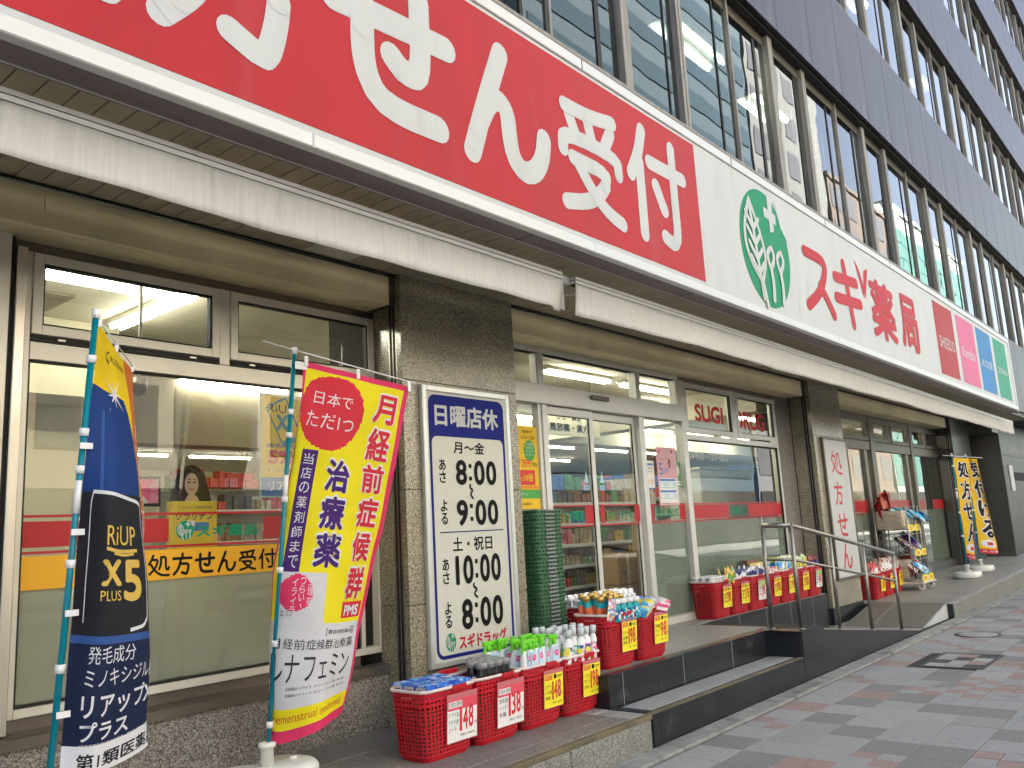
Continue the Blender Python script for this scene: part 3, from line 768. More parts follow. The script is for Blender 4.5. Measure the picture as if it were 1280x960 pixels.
# ------------------------------------------------------------------ shop interior
part('interior_floor', MB().box(-2, 27, 4.8, 19, L2-.1, L2+.001), M['floor_in'])
part('interior_ceiling', MB().box(-2, 27, 4.77, 19, 1.86, 1.92), M['ceil_in'])
part('interior_wall', MB().box(-2, 27, 19, 19.1, L2, 1.86), M['wall_in'])
part('interior_wall', MB().box(-2.1, -2, 4.77, 19, L2, 1.86).box(26, 26.1, 8.0, 19, L2, 1.86).box(19.7, 26, 8.01, 8.1, L2, 1.86).box(19.62, 19.7, 4.9, 8.1, L2, 1.86), M['wall_in'])
part('interior_wall', MB().box(-2, 3.2, 7.4, 7.5, L2, 1.86), M['wall_in'])
part('ceiling_beam', MB().box(-2, 27, 8.9, 9.25, 1.52, 1.86), M['ceil_in'])
part('ceiling_beam', MB().box(3.3, 9.4, 8.55, 8.89, 1.12, 1.86), mat('beam_brown', (.26, .23, .16), .8))
part('ceiling_beam', MB().box(11.3, 11.7, 5.0, 8.89, 1.5, 1.86), M['ceil_in'])
part('ceiling_beam', MB().box(-2, 3.2, 6.9, 7.39, 1.25, 1.86), M['wall_in'])
part('interior_column', MB().box(3.35, 3.7, 8.9, 9.3, L2, 1.86), M['wall_in'])
part('ceiling_vent', MB().box(1.6, 2.55, 6.2, 6.7, 1.845, 1.859), M['frame_dk'])
lamps = []
def tube_lamp(x0, x1, y, z=1.80, along='x', two=False, first=[None]):
    t = thing('ceiling_light', 'bright fluorescent batten on the shop ceiling seen through the glass', 'ceiling light', (x0, y, z), 0, 'fluorescent ceiling lights inside the shop')
    L = x1-x0
    if along == 'x':
        obj('housing', MB().box(0, L, -.06, .06, .02, .06), M['fix'], t, True)
        for dy in ((-.035, .035) if two else (0,)): obj('tube', MB().tube([(0.03, dy, 0), (L-.03, dy, 0)], .019, 8), M['lamp'], t, True)
    else:
        obj('housing', MB().box(-.06, .06, 0, L, .02, .06), M['fix'], t, True)
        for dx in ((-.035, .035) if two else (0,)): obj('tube', MB().tube([(dx, .03, 0), (dx, L-.03, 0)], .019, 8), M['lamp'], t, True)
tube_lamp(1.6, 3.02, 5.65, two=True); tube_lamp(3.08, 4.3, 5.5, along='y', two=True)
cc = thing('dome_camera', 'small dark dome security camera hanging inside the left window', 'camera', (2.62, 5.35, 1.05))
obj('stem', MB().tube([(2.62, 5.35, 1.12), (2.62, 5.35, 1.86)], .012, 8), M['fix'], cc)
obj('dome', MB().lathe([(.05, .09), (.05, .03), (.042, .0), (.02, -.02), (0, -.026)], (2.62, 5.35, 1.03), 16), M['frame_dk'], cc)
for x in (5.0, 7.6, 9.2): tube_lamp(x, x+1.3, 5.85, two=True)
for x in (10.7, 12.2, 13.9, 15.6, 17.4): tube_lamp(x, x+1.25, 6.6, two=True)
for y, xs in ((8.5, (4.6, 6.2, 8.6, 10.2, 13.7, 15.4, 17.2)), (9.8, (4.3, 5.9)), (11.3, (8.6, 10.3, 14.2, 16.4, 18.3)), (13.5, (5.2, 8.9, 13.4, 17.0)), (15.5, (6.8, 8.6, 10.4, 12.2, 18.5))):
    for x in xs: tube_lamp(x, x+1.4, y)

# ------------------------------------------------------------------ upper storeys
storeys = [(1.99, 3.57, 5.69), (5.69, 7.28, 9.41), (9.41, 10.98, 13.12), (13.12, 14.68, 16.84), (16.84, 18.4, 20.5)]
XL, XR, MOD, W0 = -10.65, 42.5, 3.32, 5.95
k0, k1 = -5, 11
sp_me = {}
for si, (zb, zt, zh) in enumerate(storeys):
    first = None
    for i in range(0, 48):
        x = W0+MOD*k0+i*MOD/3
        xa = x+.003; xb = x+MOD/3-.003
        if si == 0 and x < 15: continue
        if x+1.1 < (3.5 if si == 1 else 8 if si == 2 else 14): continue
        if x > 40: break
        if first is None:
            first = obj('spandrel_panel', MB().bbox(0, xb-xa, 3.35, 3.40, zb, zt, .004), M['spandrel'], None, True)
            first.parent = bld; first.location = Vector((xa, 0, 0))-origin(bld)
        else: share(first, 'spandrel_panel', bld, Vector((xa, 0, 0))-origin(bld))
    part('storey_slab', MB().box(XL, XR, 3.402, 18.9, zb+.02, zt-.01), M['rubber'])
    part('office_ceiling', MB().box(XL, XR, 3.56, 10, zb-.05, zb+.018), M['office_in']) if si else None
    part('window_head', MB().box(XL, XR, 3.42, 3.60, zh-.03, zh+.018), M['rubber'])
    part('window_sill', MB().box(XL, XR, 3.36, 3.58, zt-.008, zt+.03), M['mullion'])
    part('office_back_wall', MB().box(XL, XR, 8.5, 8.6, zt, zh), M['office_in'])
    proto = None
    for k in range(k0, k1):
        x = W0+k*MOD
        z0, z1 = zt+.031, zh-.031
        if si == 0 and x < 1: continue
        if si == 1 and x < 2.5: continue
        if si >= 2 and x < 8.5: continue
        if proto is None:
            mb = MB()
            mb.bbox(-.06, .06, 3.46, 3.60, z0, z1, .006)                               # wide mullion
            mb.bbox(.995, 1.04, 3.47, 3.60, z0, z1, .004).bbox(1.06, 1.105, 3.47, 3.60, z0, z1, .004).box(1.041, 1.059, 3.48, 3.59, z0, z1)
            mb.bbox(2.24, 2.27, 3.49, 3.58, z0, z1, .004)
            for a, b in ((.07, .98), (1.12, 2.235), (2.275, 3.25)):
                mb.box(a, b, 3.51, 3.57, z0, z0+.03)
            proto = obj('window', mb, M['mullion'], None, True); proto.parent = bld; proto.location = Vector((x, 0, 0))-origin(bld)
            kids = [obj('head_blind', MB().box(.07, .98, 3.52, 3.58, z1-.12, z1).box(1.12, 2.235, 3.52, 3.58, z1-.12, z1).box(2.275, 3.25, 3.52, 3.58, z1-.12, z1), M['frame_dk'], proto, True)]
            for a, b in ((.07, .98), (1.12, 2.235), (2.275, 3.25)):
                kids.append(obj('pane', MB().box(a+.002, b-.002, 3.525, 3.531, z0+.03, z1-.11), M['glass_up'], proto, True))
            for a, b in ((.80, .82), (1.9, 1.93), (2.92, 2.98)): kids.append(obj('sash_bar', MB().box(a, b, 3.515, 3.545, z0+.04, z1-.16), M['rubber'], proto, True))
        else:
            wdw = share(proto, 'window', bld, Vector((x, 0, 0))-origin(bld))
            for q in kids: c = q.copy(); COL.objects.link(c); c.parent = wdw
# fluorescent pairs on the office ceilings
for (x, y, z, L) in ((7.7, 4.05, 5.42, 1.35), (10.0, 4.12, 5.42, 1.1), (15.4, 4.1, 5.42, 1.1), (18.6, 4.1, 5.42, 1.1), (22.5, 5.3, 5.45, 1.8), (26, 5.3, 5.45, 1.8), (12.6, 4.0, 9.2, .9), (14.6, 4.0, 9.2, .9), (18.9, 4.0, 9.2, .9)):
    t = thing('office_light', 'twin tube fluorescent light on the office ceiling behind upstairs glass', 'ceiling light', (x, y, z), 0, 'ceiling lights in the upstairs offices')
    obj('housing', MB().box(0, L, -.16, .16, .02, .08), M['fix'], t, True)
    for dy in (-.1, .1): obj('tube', MB().tube([(.03, dy, 0), (L-.03, dy, 0)], .02, 8), M['lamp_off'], t, True)
# venetian blinds in a few bays of the first office storey
bl = mat('blind_slat', (.45, .46, .45), .6)
for a, b in ((4.05, 4.8), (4.9, 5.6), (8.3, 8.75), (13.75, 14.7), (15.05, 15.8), (19.3, 20.4)):
    mb = MB()
    for i in range(46):
        z = 3.62+i*.042; mb.quad((a, 3.64, z), (b, 3.64, z), (b, 3.655, z+.02), (a, 3.655, z+.02))
    struct(obj('blind', mb, bl, bld), 'stuff')
# pale tubular grille standing inside one upstairs window
gr = MB()
for i in range(5): gr.tube([(10.42+i*.26, 3.70, 3.6), (10.42+i*.26, 3.70, 5.3)], .016, 6)
for z in (3.75, 4.25, 4.8, 5.25): gr.tube([(10.3, 3.70, z), (11.55, 3.70, z)], .018, 6)
tag(obj('window_grille', gr, M['white'], None), 'white tubular grille behind the upstairs window above the emblem', 'grille')
# camera-like wall lamp over the sign
# roof and closing walls keep sunlight out of the rooms
part('roof', MB().box(XL-.1, XR+.1, 3.36, 19.2, 20.5, 21.2), M['spandrel'])
part('end_wall', MB().box(XL-.12, XL-.01, 3.36, 19.2, PZ-.2, 20.5).box(XR+.01, XR+.12, 3.36, 19.2, PZ-.2, 20.5).box(XL, XR, 19.12, 19.25, PZ-.2, 20.5), M['spandrel'])
part('upper_slab', MB().box(XL, XR, 3.41, 19, 1.935, 2.0), M['rubber'])
part('lower_wall', MB().box(27, XR, 3.9, 4.2, PZ-.2, 1.93).box(XL, -3, 4.6, 4.8, PZ-.2, 1.93), M['gran_grey'])
part('sign_backing', MB().box(XL, 15.1, 3.36, 3.40, 1.99, 3.57), M['spandrel'])

# ------------------------------------------------------------------ street across the road (seen in the glass)
def tower(x0, x1, z, lab, mw, mg, fl=3.4, bay=1.8, kind=0, y=-16.5, d=12):
    t = thing('street_building', lab, 'building', ((x0+x1)/2, y, PZ))
    obj('wall', MB().box(x0, x1, y-d, y, PZ-.3, z), mw, t)
    obj('dark_ground_floor', MB().box(x0+.2, x1-.2, y, y+.12, PZ+.1, PZ+3.4), M['joint'], t)  # unseen dark band, added to keep reflections in the shop glass dim
    zz = PZ+4.0
    while zz+fl < z:
        a = MB()
        if kind == 0:
            x = x0+.5
            while x+bay*.7 < x1: a.box(x, x+bay*.68, y, y+.05, zz+.6, zz+fl-.7); x += bay
        elif kind == 1: a.box(x0+.3, x1-.3, y, y+.06, zz+.3, zz+fl-.9)
        else:
            x = x0+.2
            while x+bay < x1: a.box(x+.05, x+bay-.05, y, y+.06, zz+.06, zz+fl/2-.06); a.box(x+.05, x+bay-.05, y, y+.06, zz+fl/2+.06, zz+fl-.06); x += bay
        obj('window', a, mg, t); zz += fl
    obj('parapet', MB().box(x0-.1, x1+.1, y-.2, y+.15, z-.4, z), mw, t)
    return t
gb = mat('far_glass_blue', (.07, .115, .14), .25, .2); gg = mat('far_glass_green', (.11, .26, .22), .3, .2); gd = mat('far_glass_dark', (.13, .135, .14), .3)
tower(-40, -9, 18, 'grey office block with ribbon windows across the road', mat('far_wall_grey', (.42, .42, .4), .8), gb, kind=1)
tower(-8.5, 3.2, 20, 'white tiled building across the road opposite the entrance', mat('far_wall_white', (.62, .62, .6), .7), gd)
tower(3.8, 11, 15.5, 'low tan building across the road', mat('far_wall_tan', (.42, .36, .27), .8), gd)
tower(11.6, 30, 22, 'cream office building across the road', mat('far_wall_cream', (.55, .5, .4), .8), gd)
tower(30.5, 57, 42, 'blue grey louvred office block across the road', mat('far_wall_blue', (.085, .13, .155), .6), gb, kind=1, fl=2.4)
tower(57.5, 72, 44, 'pale grey building across the road', mat('far_wall_pale3', (.2, .21, .205), .8), gd, bay=3.2)
tower(73, 89, 30, 'brown building across the road', mat('far_wall_brown', (.16, .13, .11), .8), gd, bay=4)
tower(90, 122, 32, 'green glass office building further along the road', mat('far_wall_pale', (.35, .4, .38), .6), gg, kind=2)
tower(123, 150, 22, 'pale block at the far end of the road', mat('far_wall_pale2', (.5, .5, .47), .8), gd)
# ------------------------------------------------------------------ main sign
def plane(Y, base=0.0): return lambda a, b, n=0: (a, Y-base-n, b)
def sheet(mb, x0, x1, z0, z1, P, mi=0): return mb.add([P(x0, z0), P(x1, z0), P(x1, z1), P(x0, z1)], [(0, 1, 2, 3)], mi)
def rrect(x0, x1, z0, z1, r, n=6):
    p = []
    for cx, cz, a in ((x1-r, z0+r, -90), (x1-r, z1-r, 0), (x0+r, z1-r, 90), (x0+r, z0+r, 180)):
        for k in range(n+1):
            t = R(a+90*k/n); p.append((cx+r*math.cos(t), cz+r*math.sin(t)))
    return p
def poly(mb, pts, P, mi=0): return mb.add([P(a, b) for a, b in pts], [tuple(range(len(pts)))], mi)
def annulus(mb, o, i, P, mi=0):
    n = len(o); return mb.add([P(*p) for p in o]+[P(*p) for p in i], [(k, (k+1) % n, n+(k+1) % n, n+k) for k in range(n)], mi)

def emblem(parent, rect, Y, base=.002, mg=None, mw=None, hole=True):
    """green egg with a pale leaf, two seedlings and a cross"""
    x0, x1, z0, z1 = rect; cx, cz, rx, rz_ = (x0+x1)/2, (z0+z1)/2, (x1-x0)/2, (z1-z0)/2
    q = lambda u, v: (cx+u*rx, cz+v*rz_)
    g = MB(); poly(g, [q(math.cos(2*math.pi*k/40), math.sin(2*math.pi*k/40)) for k in range(40)], plane(Y, base)); obj('emblem_disc', g, mg or M['green'], parent)
    wv = MB(); d = max(.0003, rz_*.002)
    P = plane(Y, base+d)
    # cut-out strip at upper right and the cross
    poly(wv, [q(.55, .95), q(1.05, .95), q(1.05, .28), q(.75, .52)], P)
    P2 = plane(Y, base+2*d)
    for a in ((.05, .62, .55, .70), (.24, .38, .42, .98)): poly(wv, [q(a[0], a[1]-.05), q(a[2], a[1]-.10) if a[2] > a[0] and a[3] < .9 else q(a[2], a[1]), q(a[2], a[3]), q(a[0], a[3]+.04)], P2 if a[3] < .9 else plane(Y, base+3*d))
    st = min(rx, rz_)
    def s(pts, r, k=2): 
        stroke(wv, [q(*p) for p in pts], r*st, lambda a, b, n=0: (a, Y-base-d*k-n*.3, b), 0)
    # big leaf outline and veins
    s([(-.55, .72), (-.85, .2), (-.8, -.25), (-.35, -.62)], .045, 4); s([(-.55, .72), (-.25, .3), (-.05, -.2), (-.3, -.62)], .045, 5)
    s([(-.55, .6), (-.45, 0), (-.32, -.9)], .05, 6)
    for v in (.35, .1, -.15, -.38): s([(-.5+(.35-v)*.12, v-.12), (-.74+(.35-v)*.1, v+.12)], .045, 7); s([(-.5+(.35-v)*.12, v-.12), (-.26+(.35-v)*.1, v+.08)], .045, 8)
    s([(-.32, -.6), (-.2, -1.0)], .05, 9)
    for cx_ in (.1, .5):
        s([(cx_+.0, -.35), (cx_-.12, -.1), (cx_+.02, .02)], .05, 4); s([(cx_+.02, -.32), (cx_+.2, -.1), (cx_+.1, .05)], .05, 5); s([(cx_, -.3), (cx_+.05, -.6), (cx_+.0, -.85)], .06, 6)
    obj('emblem_leaf', wv, mw or M['white'], parent)

sg = thing('shop_sign', 'long red and white pharmacy sign board above the shopfront with large white characters', 'sign', (8, 3.1, 1.84))
SY = 3.10
obj('cabinet', MB().box(-4, 19.28, SY+.004, 3.346, 1.87, 3.24), M['white_lip'], sg)
obj('face_panel', MB().box(-4, 19.2, SY+.001, SY+.0035, 1.925, 3.19), M['white'], sg)
for z0, z1, y in ((1.845, 1.92, SY-.012), (3.195, 3.28, SY-.012)):
    for a in range(-2, 10):
        x = a*2.33
        if x < 19.2: obj('frame_strip', MB().bbox(x+.001, min(x+2.329, 19.28), y, 3.14, z0, z1, .006), M['white_lip'], sg)
obj('frame_strip', MB().bbox(19.205, 19.28, SY-.012, 3.14, 1.921, 3.194, .006), M['white_lip'], sg)
obj('panel_red', MB().box(-4, 6.28, SY-.0015, SY+.0005, 1.955, 3.165), M['red'], sg)
def ch(c, rect, k=1.0):
    k *= 1.2
    mb = MB(); rg(mb, c, rect, plane(SY, .003), 0, k, step=.0003); obj('character', mb, M['white'], sg)
ch('処', (.42, 1.38, 2.13, 3.04)); ch('方', (1.49, 2.32, 2.14, 3.02)); ch('せ', (2.42, 3.32, 2.15, 3.02), 1.05); ch('ん', (3.40, 4.22, 2.14, 3.0), 1.06)
ch('受', (4.30, 5.12, 2.10, 2.97)); ch('付', (5.17, 6.06, 2.09, 3.06), .95)
emblem(sg, (7.05, 8.16, 1.96, 3.13), SY)
redt = mat('sign_letter_red', (.46, .02, .035), .5, spec=.15)
for c, rc in (('ス', (8.50, 9.36, 2.10, 2.84)), ('ギ', (9.40, 10.36, 2.10, 2.92))):
    mb = MB(); rg(mb, c, rc, plane(SY, .003), 0, 1.0, step=.0003); obj('character', mb, redt, sg)
lf = MB()
for p in ([(10.42, 2.55), (10.2, 3.0), (10.34, 2.9), (10.46, 2.7)], [(10.47, 2.55), (10.68, 2.98), (10.52, 2.92), (10.45, 2.7)]): poly(lf, p, plane(SY, .003))
obj('sprout', lf, redt, sg)
for c, rc in (('薬', (10.64, 11.62, 2.12, 2.90)), ('局', (11.84, 12.66, 2.13, 2.92))):
    mb = MB(); txt(mb, c, rc, plane(SY, .003), .035, res=4); obj('character', mb, redt, sg)
for i, (a, b, col, s, rc) in enumerate(((13.66, 14.78, (.38, .025, .03), 'SHISEIDO', (13.8, 14.70, 2.42, 2.60)), (15.02, 16.22, (.62, .13, .28), 'Kanebo', (15.18, 16.08, 2.44, 2.62)),
                                        (16.41, 17.52, (.03, .2, .48), 'KOSÉ', (16.58, 17.4, 2.44, 2.60)), (17.76, 18.84, (.03, .3, .2), 'SOFINA', (17.88, 18.7, 2.46, 2.58)))):
    p = obj('brand_panel', MB().box(a, b, SY-.0015, SY+.0005, 1.99, 3.12), mat('brand_%d' % i, col, .5, noise=(1.5, .12 if i else .03), spec=.15), sg)
    mb = MB(); txt(mb, s, rc, plane(SY, .003), .0); obj('lettering', mb, M['white'], p)
for x in (4.66, 6.99, 9.32, 11.65): obj('panel_seam', MB().box(x, x+.003, SY-.0135, SY, 3.2, 3.275), M['rubber'], sg)

# a small white box fixed over the gap between the awnings
jb = thing('junction_box', 'small white box under the soffit beside the end of the left awning', 'box', (4.75, 3.5, 1.8))
obj('box_body', MB().bbox(4.76, 4.86, 3.46, 3.56, 1.74, 1.80, .006), M['white_lip'], jb)
obj('mounting_arm', MB().box(4.79, 4.82, 3.5, 3.53, 1.80, 1.879), M['frame_door'], jb)

# ------------------------------------------------------------------ awnings
def awning(x0, x1, lab, flap):
    t = thing('awning', lab, 'awning', ((x0+x1)/2, 3.4, 1.6), 0, 'retracted awnings under the soffit')
    zt = lambda x: 1.803-.0036*(x-1)
    def bar(name, ya, yb, dz0, dz1, m_, cuts=1):
        v = []
        obj(name, MB().add([(x, y, zt(x)+z) for z in (dz0, dz1) for y in (ya, yb) for x in (x0, x1)], [(0, 2, 3, 1), (4, 5, 7, 6), (0, 1, 5, 4), (2, 6, 7, 3), (0, 4, 6, 2), (1, 3, 7, 5)]), m_, t)
    bar('front_rail', 3.40, 3.46, -.022, 0, M['alu']); bar('rail_groove', 3.412, 3.455, -.028, -.0225, M['rubber'])
    bar('front_rail', 3.398, 3.46, -.052, -.0285, M['alu']); bar('rail_groove', 3.406, 3.455, -.058, -.0525, M['rubber'])
    # hanging valance in a gently rippled sheet, with seams and turned end
    nx = int((x1-x0)/.06); nz = 6; v = []; f = []
    rr = random.Random(int(x0*10))
    ph = [rr.uniform(0, 6) for _ in range(4)]
    for i in range(nx+1):
        x = x0+(x1-x0)*i/nx
        for j in range(nz+1):
            s = j/nz; e = min(1, (x1-x)/.35) if flap else 1
            y = 3.404+s*(.012*math.sin(x*2.1+ph[0])+.008*math.sin(x*5.3+ph[1])+.004*math.sin(x*13+ph[2]+s*3))
            if flap and x1-x < .3: y += (1-(x1-x)/.3)*.05*s*math.sin(x*22)
            zz = zt(x)-.056-(.222-.001*(x-1)*-1*.0)*s-(.006*math.sin(x*1.3+ph[3]) if j == nz else 0)
            v.append((x, y, zz-(.0025*(1) if False else 0)))
    for i in range(nx):
        for j in range(nz): a = i*(nz+1)+j; f.append((a, a+nz+1, a+nz+2, a+1))
    mb = MB().add(v, f, 0, True)
    o = obj('valance', mb, M['awn'], t); md = o.modifiers.new('thickness', 'SOLIDIFY'); md.thickness = .003
    if flap:
        v = [(x1, 3.404+(.12 if k else 0)+.0, zt(x1)-.056-.222*s+(.06*k*s)) for k in (0, 1) for s in (0, .5, 1)]
        obj('end_flap', MB().add(v, [(0, 3, 4, 1), (1, 4, 5, 2)]), M['awn'], t).modifiers.new('thickness', 'SOLIDIFY').thickness = .003
    for x in [x0+.4+k*((x1-x0-.8)/max(1, int((x1-x0)/2.4))) for k in range(int((x1-x0)/2.4)+1)]:
        obj('support_arm', MB().tube([(x, 3.44, zt(x)-.01), (x+.05, 3.9, 1.84), (x+.05, 3.95, 1.881)], .014, 6), M['alu'], t)
    x = x0+1.9
    while x < x1-.2:
        obj('seam', MB().box(x, x+.004, 3.385, 3.3945, zt(x)-.26, zt(x)-.06), M['alu'], t) if False else None
        x += 1.95
    return t
awning(-3, 4.69, 'off-white awning valance hanging over the left window and stone pillar', True)
awning(4.845, 20.3, 'off-white awning valance running over the entrance to the far end of the shop', True)

# ------------------------------------------------------------------ opening-hours board
hb = thing('opening_hours_board', 'white opening hours board with blue border and black times on the stone pillar', 'sign board', (4.66, 4.345, .1))
BX0, BX1, BZ0, BZ1 = 4.178, 5.128, -.885, 1.083
obj('board_face', MB().box(BX0+.03, BX1-.03, 4.337, 4.362, BZ0+.03, BZ1-.03), M['cream'], hb)
for a in ((BX0, BX0+.04, BZ0, BZ1), (BX1-.04, BX1, BZ0, BZ1), (BX0+.04, BX1-.04, BZ0, BZ0+.04), (BX0+.04, BX1-.04, BZ1-.045, BZ1)): obj('board_frame', MB().bbox(a[0], a[1], 4.325, 4.368, a[2], a[3], .006), mat('board_aluminium', (.6, .62, .6), .35, .5), hb)
P = plane(4.337, .001)
mb = MB(); o_ = rrect(4.238, 5.06, -.835, 1.018, .07); i_ = rrect(4.262, 5.036, -.81, .715, .05); annulus(mb, o_, i_, P); obj('blue_border', mb, M['blue'], hb)
mb = MB(); i2 = rrect(4.262, 5.036, -.81, .715, .05)
pts = rrect(4.25, 5.048, .70, 1.0, .05)
# fill the header above the inner frame
mb.add([plane(4.337, .0012)(a, b) for a, b in [(4.243, .72)]+[(4.262+.05*(1-math.cos(R(t))), .665+.05*math.sin(R(t))) for t in (0, 30, 60, 90)][::-1]], [(0, 1, 2, 3, 4)])
sheet(mb, 4.243, 5.055, .7155, .955, plane(4.337, .0014)); obj('blue_header', mb, M['blue'], hb)
mb = MB(); txt(mb, '日曜店休', (4.298, 4.99, .79, .953), plane(4.337, .003), .03, res=3); obj('lettering', mb, M['white'], hb)
mb = MB(); P = plane(4.337, .002)
txt(mb, '月〜金', (4.48, 4.818, .594, .686), P, .022); txt(mb, '土・祝日', (4.433, 4.857, -.112, -.01), P, .022)
def clock(s, x0, x1, z0, z1, wcol=None):
    h, mm = s.split(':'); wd = (x1-x0)
    nd = len(h)+2; cw = wd/(nd+.42)
    x = x0
    for c in h+':'+mm:
        if c == ':':
            for zz in (z0+(z1-z0)*.18, z0+(z1-z0)*.68): sheet(mb, x+cw*.1, x+cw*.34, zz, zz+(z1-z0)*.16, P)
            x += cw*.46
        else: txt(mb, c, (x+cw*(.06 if c != '1' else .42), x+cw*(.94 if c != '1' else .74), z0, z1), P, .03, res=4); x += cw
clock('8:00', 4.487, 4.945, .365, .55); clock('9:00', 4.48, 4.945, .068, .257); clock('10:00', 4.40, 4.942, -.345, -.142); clock('8:00', 4.489, 4.945, -.66, -.448)
for s, x, z0, z1 in (('あさ', 4.36, .371, .551), ('よる', 4.362, .075, .259), ('あさ', 4.356, -.338, -.155), ('よる', 4.362, -.638, -.454)):
    for k, c in enumerate(s):
        zz = z1-k*(z1-z0)/2; txt(mb, c, (x-.034, x+.034, zz-(z1-z0)*.46, zz), P, .022)
for x0, x1, z0, z1 in ((4.63, 4.68, .262, .37), (4.622, 4.681, -.452, -.345)):
    stroke(mb, [(x0+.015, z1-.004), (x0+.008, z1-.025), (x1-.008, (z0+z1)/2+.012), (x0+.01, (z0+z1)/2-.02), (x1-.012, z0+.006)][0:5], .0085, lambda a, b, n=0: (a, 4.337-.0022-n, b))
obj('lettering', mb, M['ink'], hb)
mb = MB(); sheet(mb, 4.309, 4.99, .024, .032, P); obj('divider', mb, M['blue'], hb)
emblem(hb, (4.329, 4.429, -.79, -.665), 4.337, .0016)
mb = MB(); txt(mb, 'スギドラッグ', (4.458, 4.968, -.79, -.69), P, .035); obj('lettering', mb, redt, hb)

# ------------------------------------------------------------------ vertical banner board on the second pillar
vb = thing('prescription_board', 'tall narrow white board with four red characters on the second stone pillar', 'sign board', (12.3, 4.345, .1))
obj('board_face', MB().box(11.90, 12.80, 4.337, 4.362, -.85, 1.06), M['white'], vb)
for a in ((11.87, 11.90, -.88, 1.09), (12.80, 12.84, -.88, 1.09), (11.90, 12.80, -.88, -.852), (11.90, 12.80, 1.062, 1.09)): obj('board_frame', MB().bbox(a[0], a[1], 4.325, 4.368, a[2], a[3], .005), M['frame_dk'], vb)
for c, rc in (('処', (12.12, 12.52, .56, .92)), ('方', (12.10, 12.46, .13, .47)), ('せ', (12.10, 12.50, -.31, .03)), ('ん', (12.14, 12.52, -.76, -.39))):
    mb = MB(); rg(mb, c, rc, plane(4.337, .001), 0, .85, step=.0003); obj('character', mb, mat('board_red', (.5, .02, .03), .45), vb)

# ------------------------------------------------------------------ stickers and posters on the glass
def sticker_band(name, lab, items, letters, mats_, loc):
    t = thing(name, lab, 'window sticker', loc)
    for nm, m_, rects in items:
        for r in rects: obj(nm, MB().box(r[0], r[1], 4.6965, 4.6985, r[2], r[3]), m_, t)
    return t
def bands(segs, gaps):
    thin = [(a, b, .206, .220) for a, b in segs]+[(a, b, .022, .036) for a, b in segs]
    return thin
s1 = sticker_band('window_sticker', 'red and yellow sticker band with pharmacy logo across the left window', [
    ('thin_stripe', M['sred'], [(1.712, 3.85, .206, .220), (1.712, 3.85, .022, .036)]), ('red_block', M['sred'], [(1.712, 2.492, .055, .187), (3.12, 3.85, .055, .187)]),
    ('yellow_band', M['yellow'], [(1.712, 3.85, -.155, .012)])], None, None, (2.7, 4.69, .03))
emblem(s1, (2.535, 2.647, .062, .172), 4.6965, .001)
mb = MB(); txt(mb, 'スギ薬局', (2.66, 3.072, .07, .145), plane(4.6965, .001), .03); obj('lettering', mb, M['green'], s1)
mb = MB()
for i, c in enumerate('処方せん受付'):
    rg(mb, c, (2.372+i*.1415, 2.372+i*.1415+.128, -.14, -.012), plane(4.6965, .001), 0, .95)
obj('lettering', mb, M['ink'], s1)
s2 = sticker_band('window_sticker', 'red stripe sticker with green lettering across the entrance glass', [
    ('thin_stripe', M['sred'], [(a, b, z, z+.013) for a, b in ((6.09, 6.73), (6.845, 7.54), (7.70, 8.49)) for z in (.022, .207)]),
    ('red_block', M['sred'], [(6.59, 6.733, .045, .205), (6.842, 6.91, .045, .205), (7.447, 7.547, .045, .205), (7.70, 7.815, .045, .205), (8.36, 8.49, .045, .205)])], None, None, (7.2, 4.69, .1))
mb = MB(); txt(mb, 'スギ薬局', (6.24, 6.57, .07, .17), plane(4.6965, .001), .03); txt(mb, 'スギドラッグ', (6.935, 7.41, .07, .165), plane(4.6965, .001), .03); txt(mb, 'SUGI DRUG', (7.85, 8.33, .08, .165), plane(4.6965, .001), .03)
obj('lettering', mb, M['green'], s2)
s3 = sticker_band('window_sticker', 'red stripe sticker with small green name across the window beyond the entrance', [
    ('thin_stripe', M['sred'], [(8.615, 11.09, .020, .033), (8.615, 11.09, .207, .219)]), ('red_block', M['sred'], [(8.615, 9.54, .045, .198), (10.08, 11.09, .045, .198)])], None, None, (9.8, 4.69, .1))
mb = MB(); txt(mb, 'スギ薬局', (9.57, 9.82, .07, .17), plane(4.6965, .001), .03); txt(mb, 'ドラッグ', (9.83, 10.05, .075, .165), plane(4.6965, .001), .03); obj('lettering', mb, M['green'], s3)
s4 = sticker_band('window_sticker', 'red stripe sticker across the bronze-framed window behind the wire cart', [
    ('thin_stripe', M['sred'], [(12.96, 14.59, .206, .222), (12.96, 14.59, -.01, .008)]), ('red_block', M['sred'], [(13.6, 14.59, .03, .198), (15.15, 16.92, .03, .205), (17.43, 17.9, .02, .205), (18.5, 19.4, .02, .205)])], None, None, (15, 4.69, .1))
s5 = thing('glass_lettering', 'red latin shop name on the upper window beyond the entrance', 'lettering', (9.8, 4.69, 1.2))
for s, rc in (('SUGI', (8.91, 9.62, 1.165, 1.375)), ('DRUG', (9.95, 10.82, 1.14, 1.375))):
    mb = MB(); txt(mb, s, rc, plane(4.6965, .001), .035, res=4, ); obj('lettering', mb, mat('glass_letter_red', (.55, .02, .02), .5), s5)
s6 = thing('shop_number_lettering', 'small white shop number and branch name on the window beyond the entrance', 'lettering', (9.1, 4.69, .75))
mb = MB(); txt(mb, '154号店・江戸橋店', (8.64, 9.66, .71, .80), plane(4.6965, .001), .01); obj('lettering', mb, M['white'], s6)
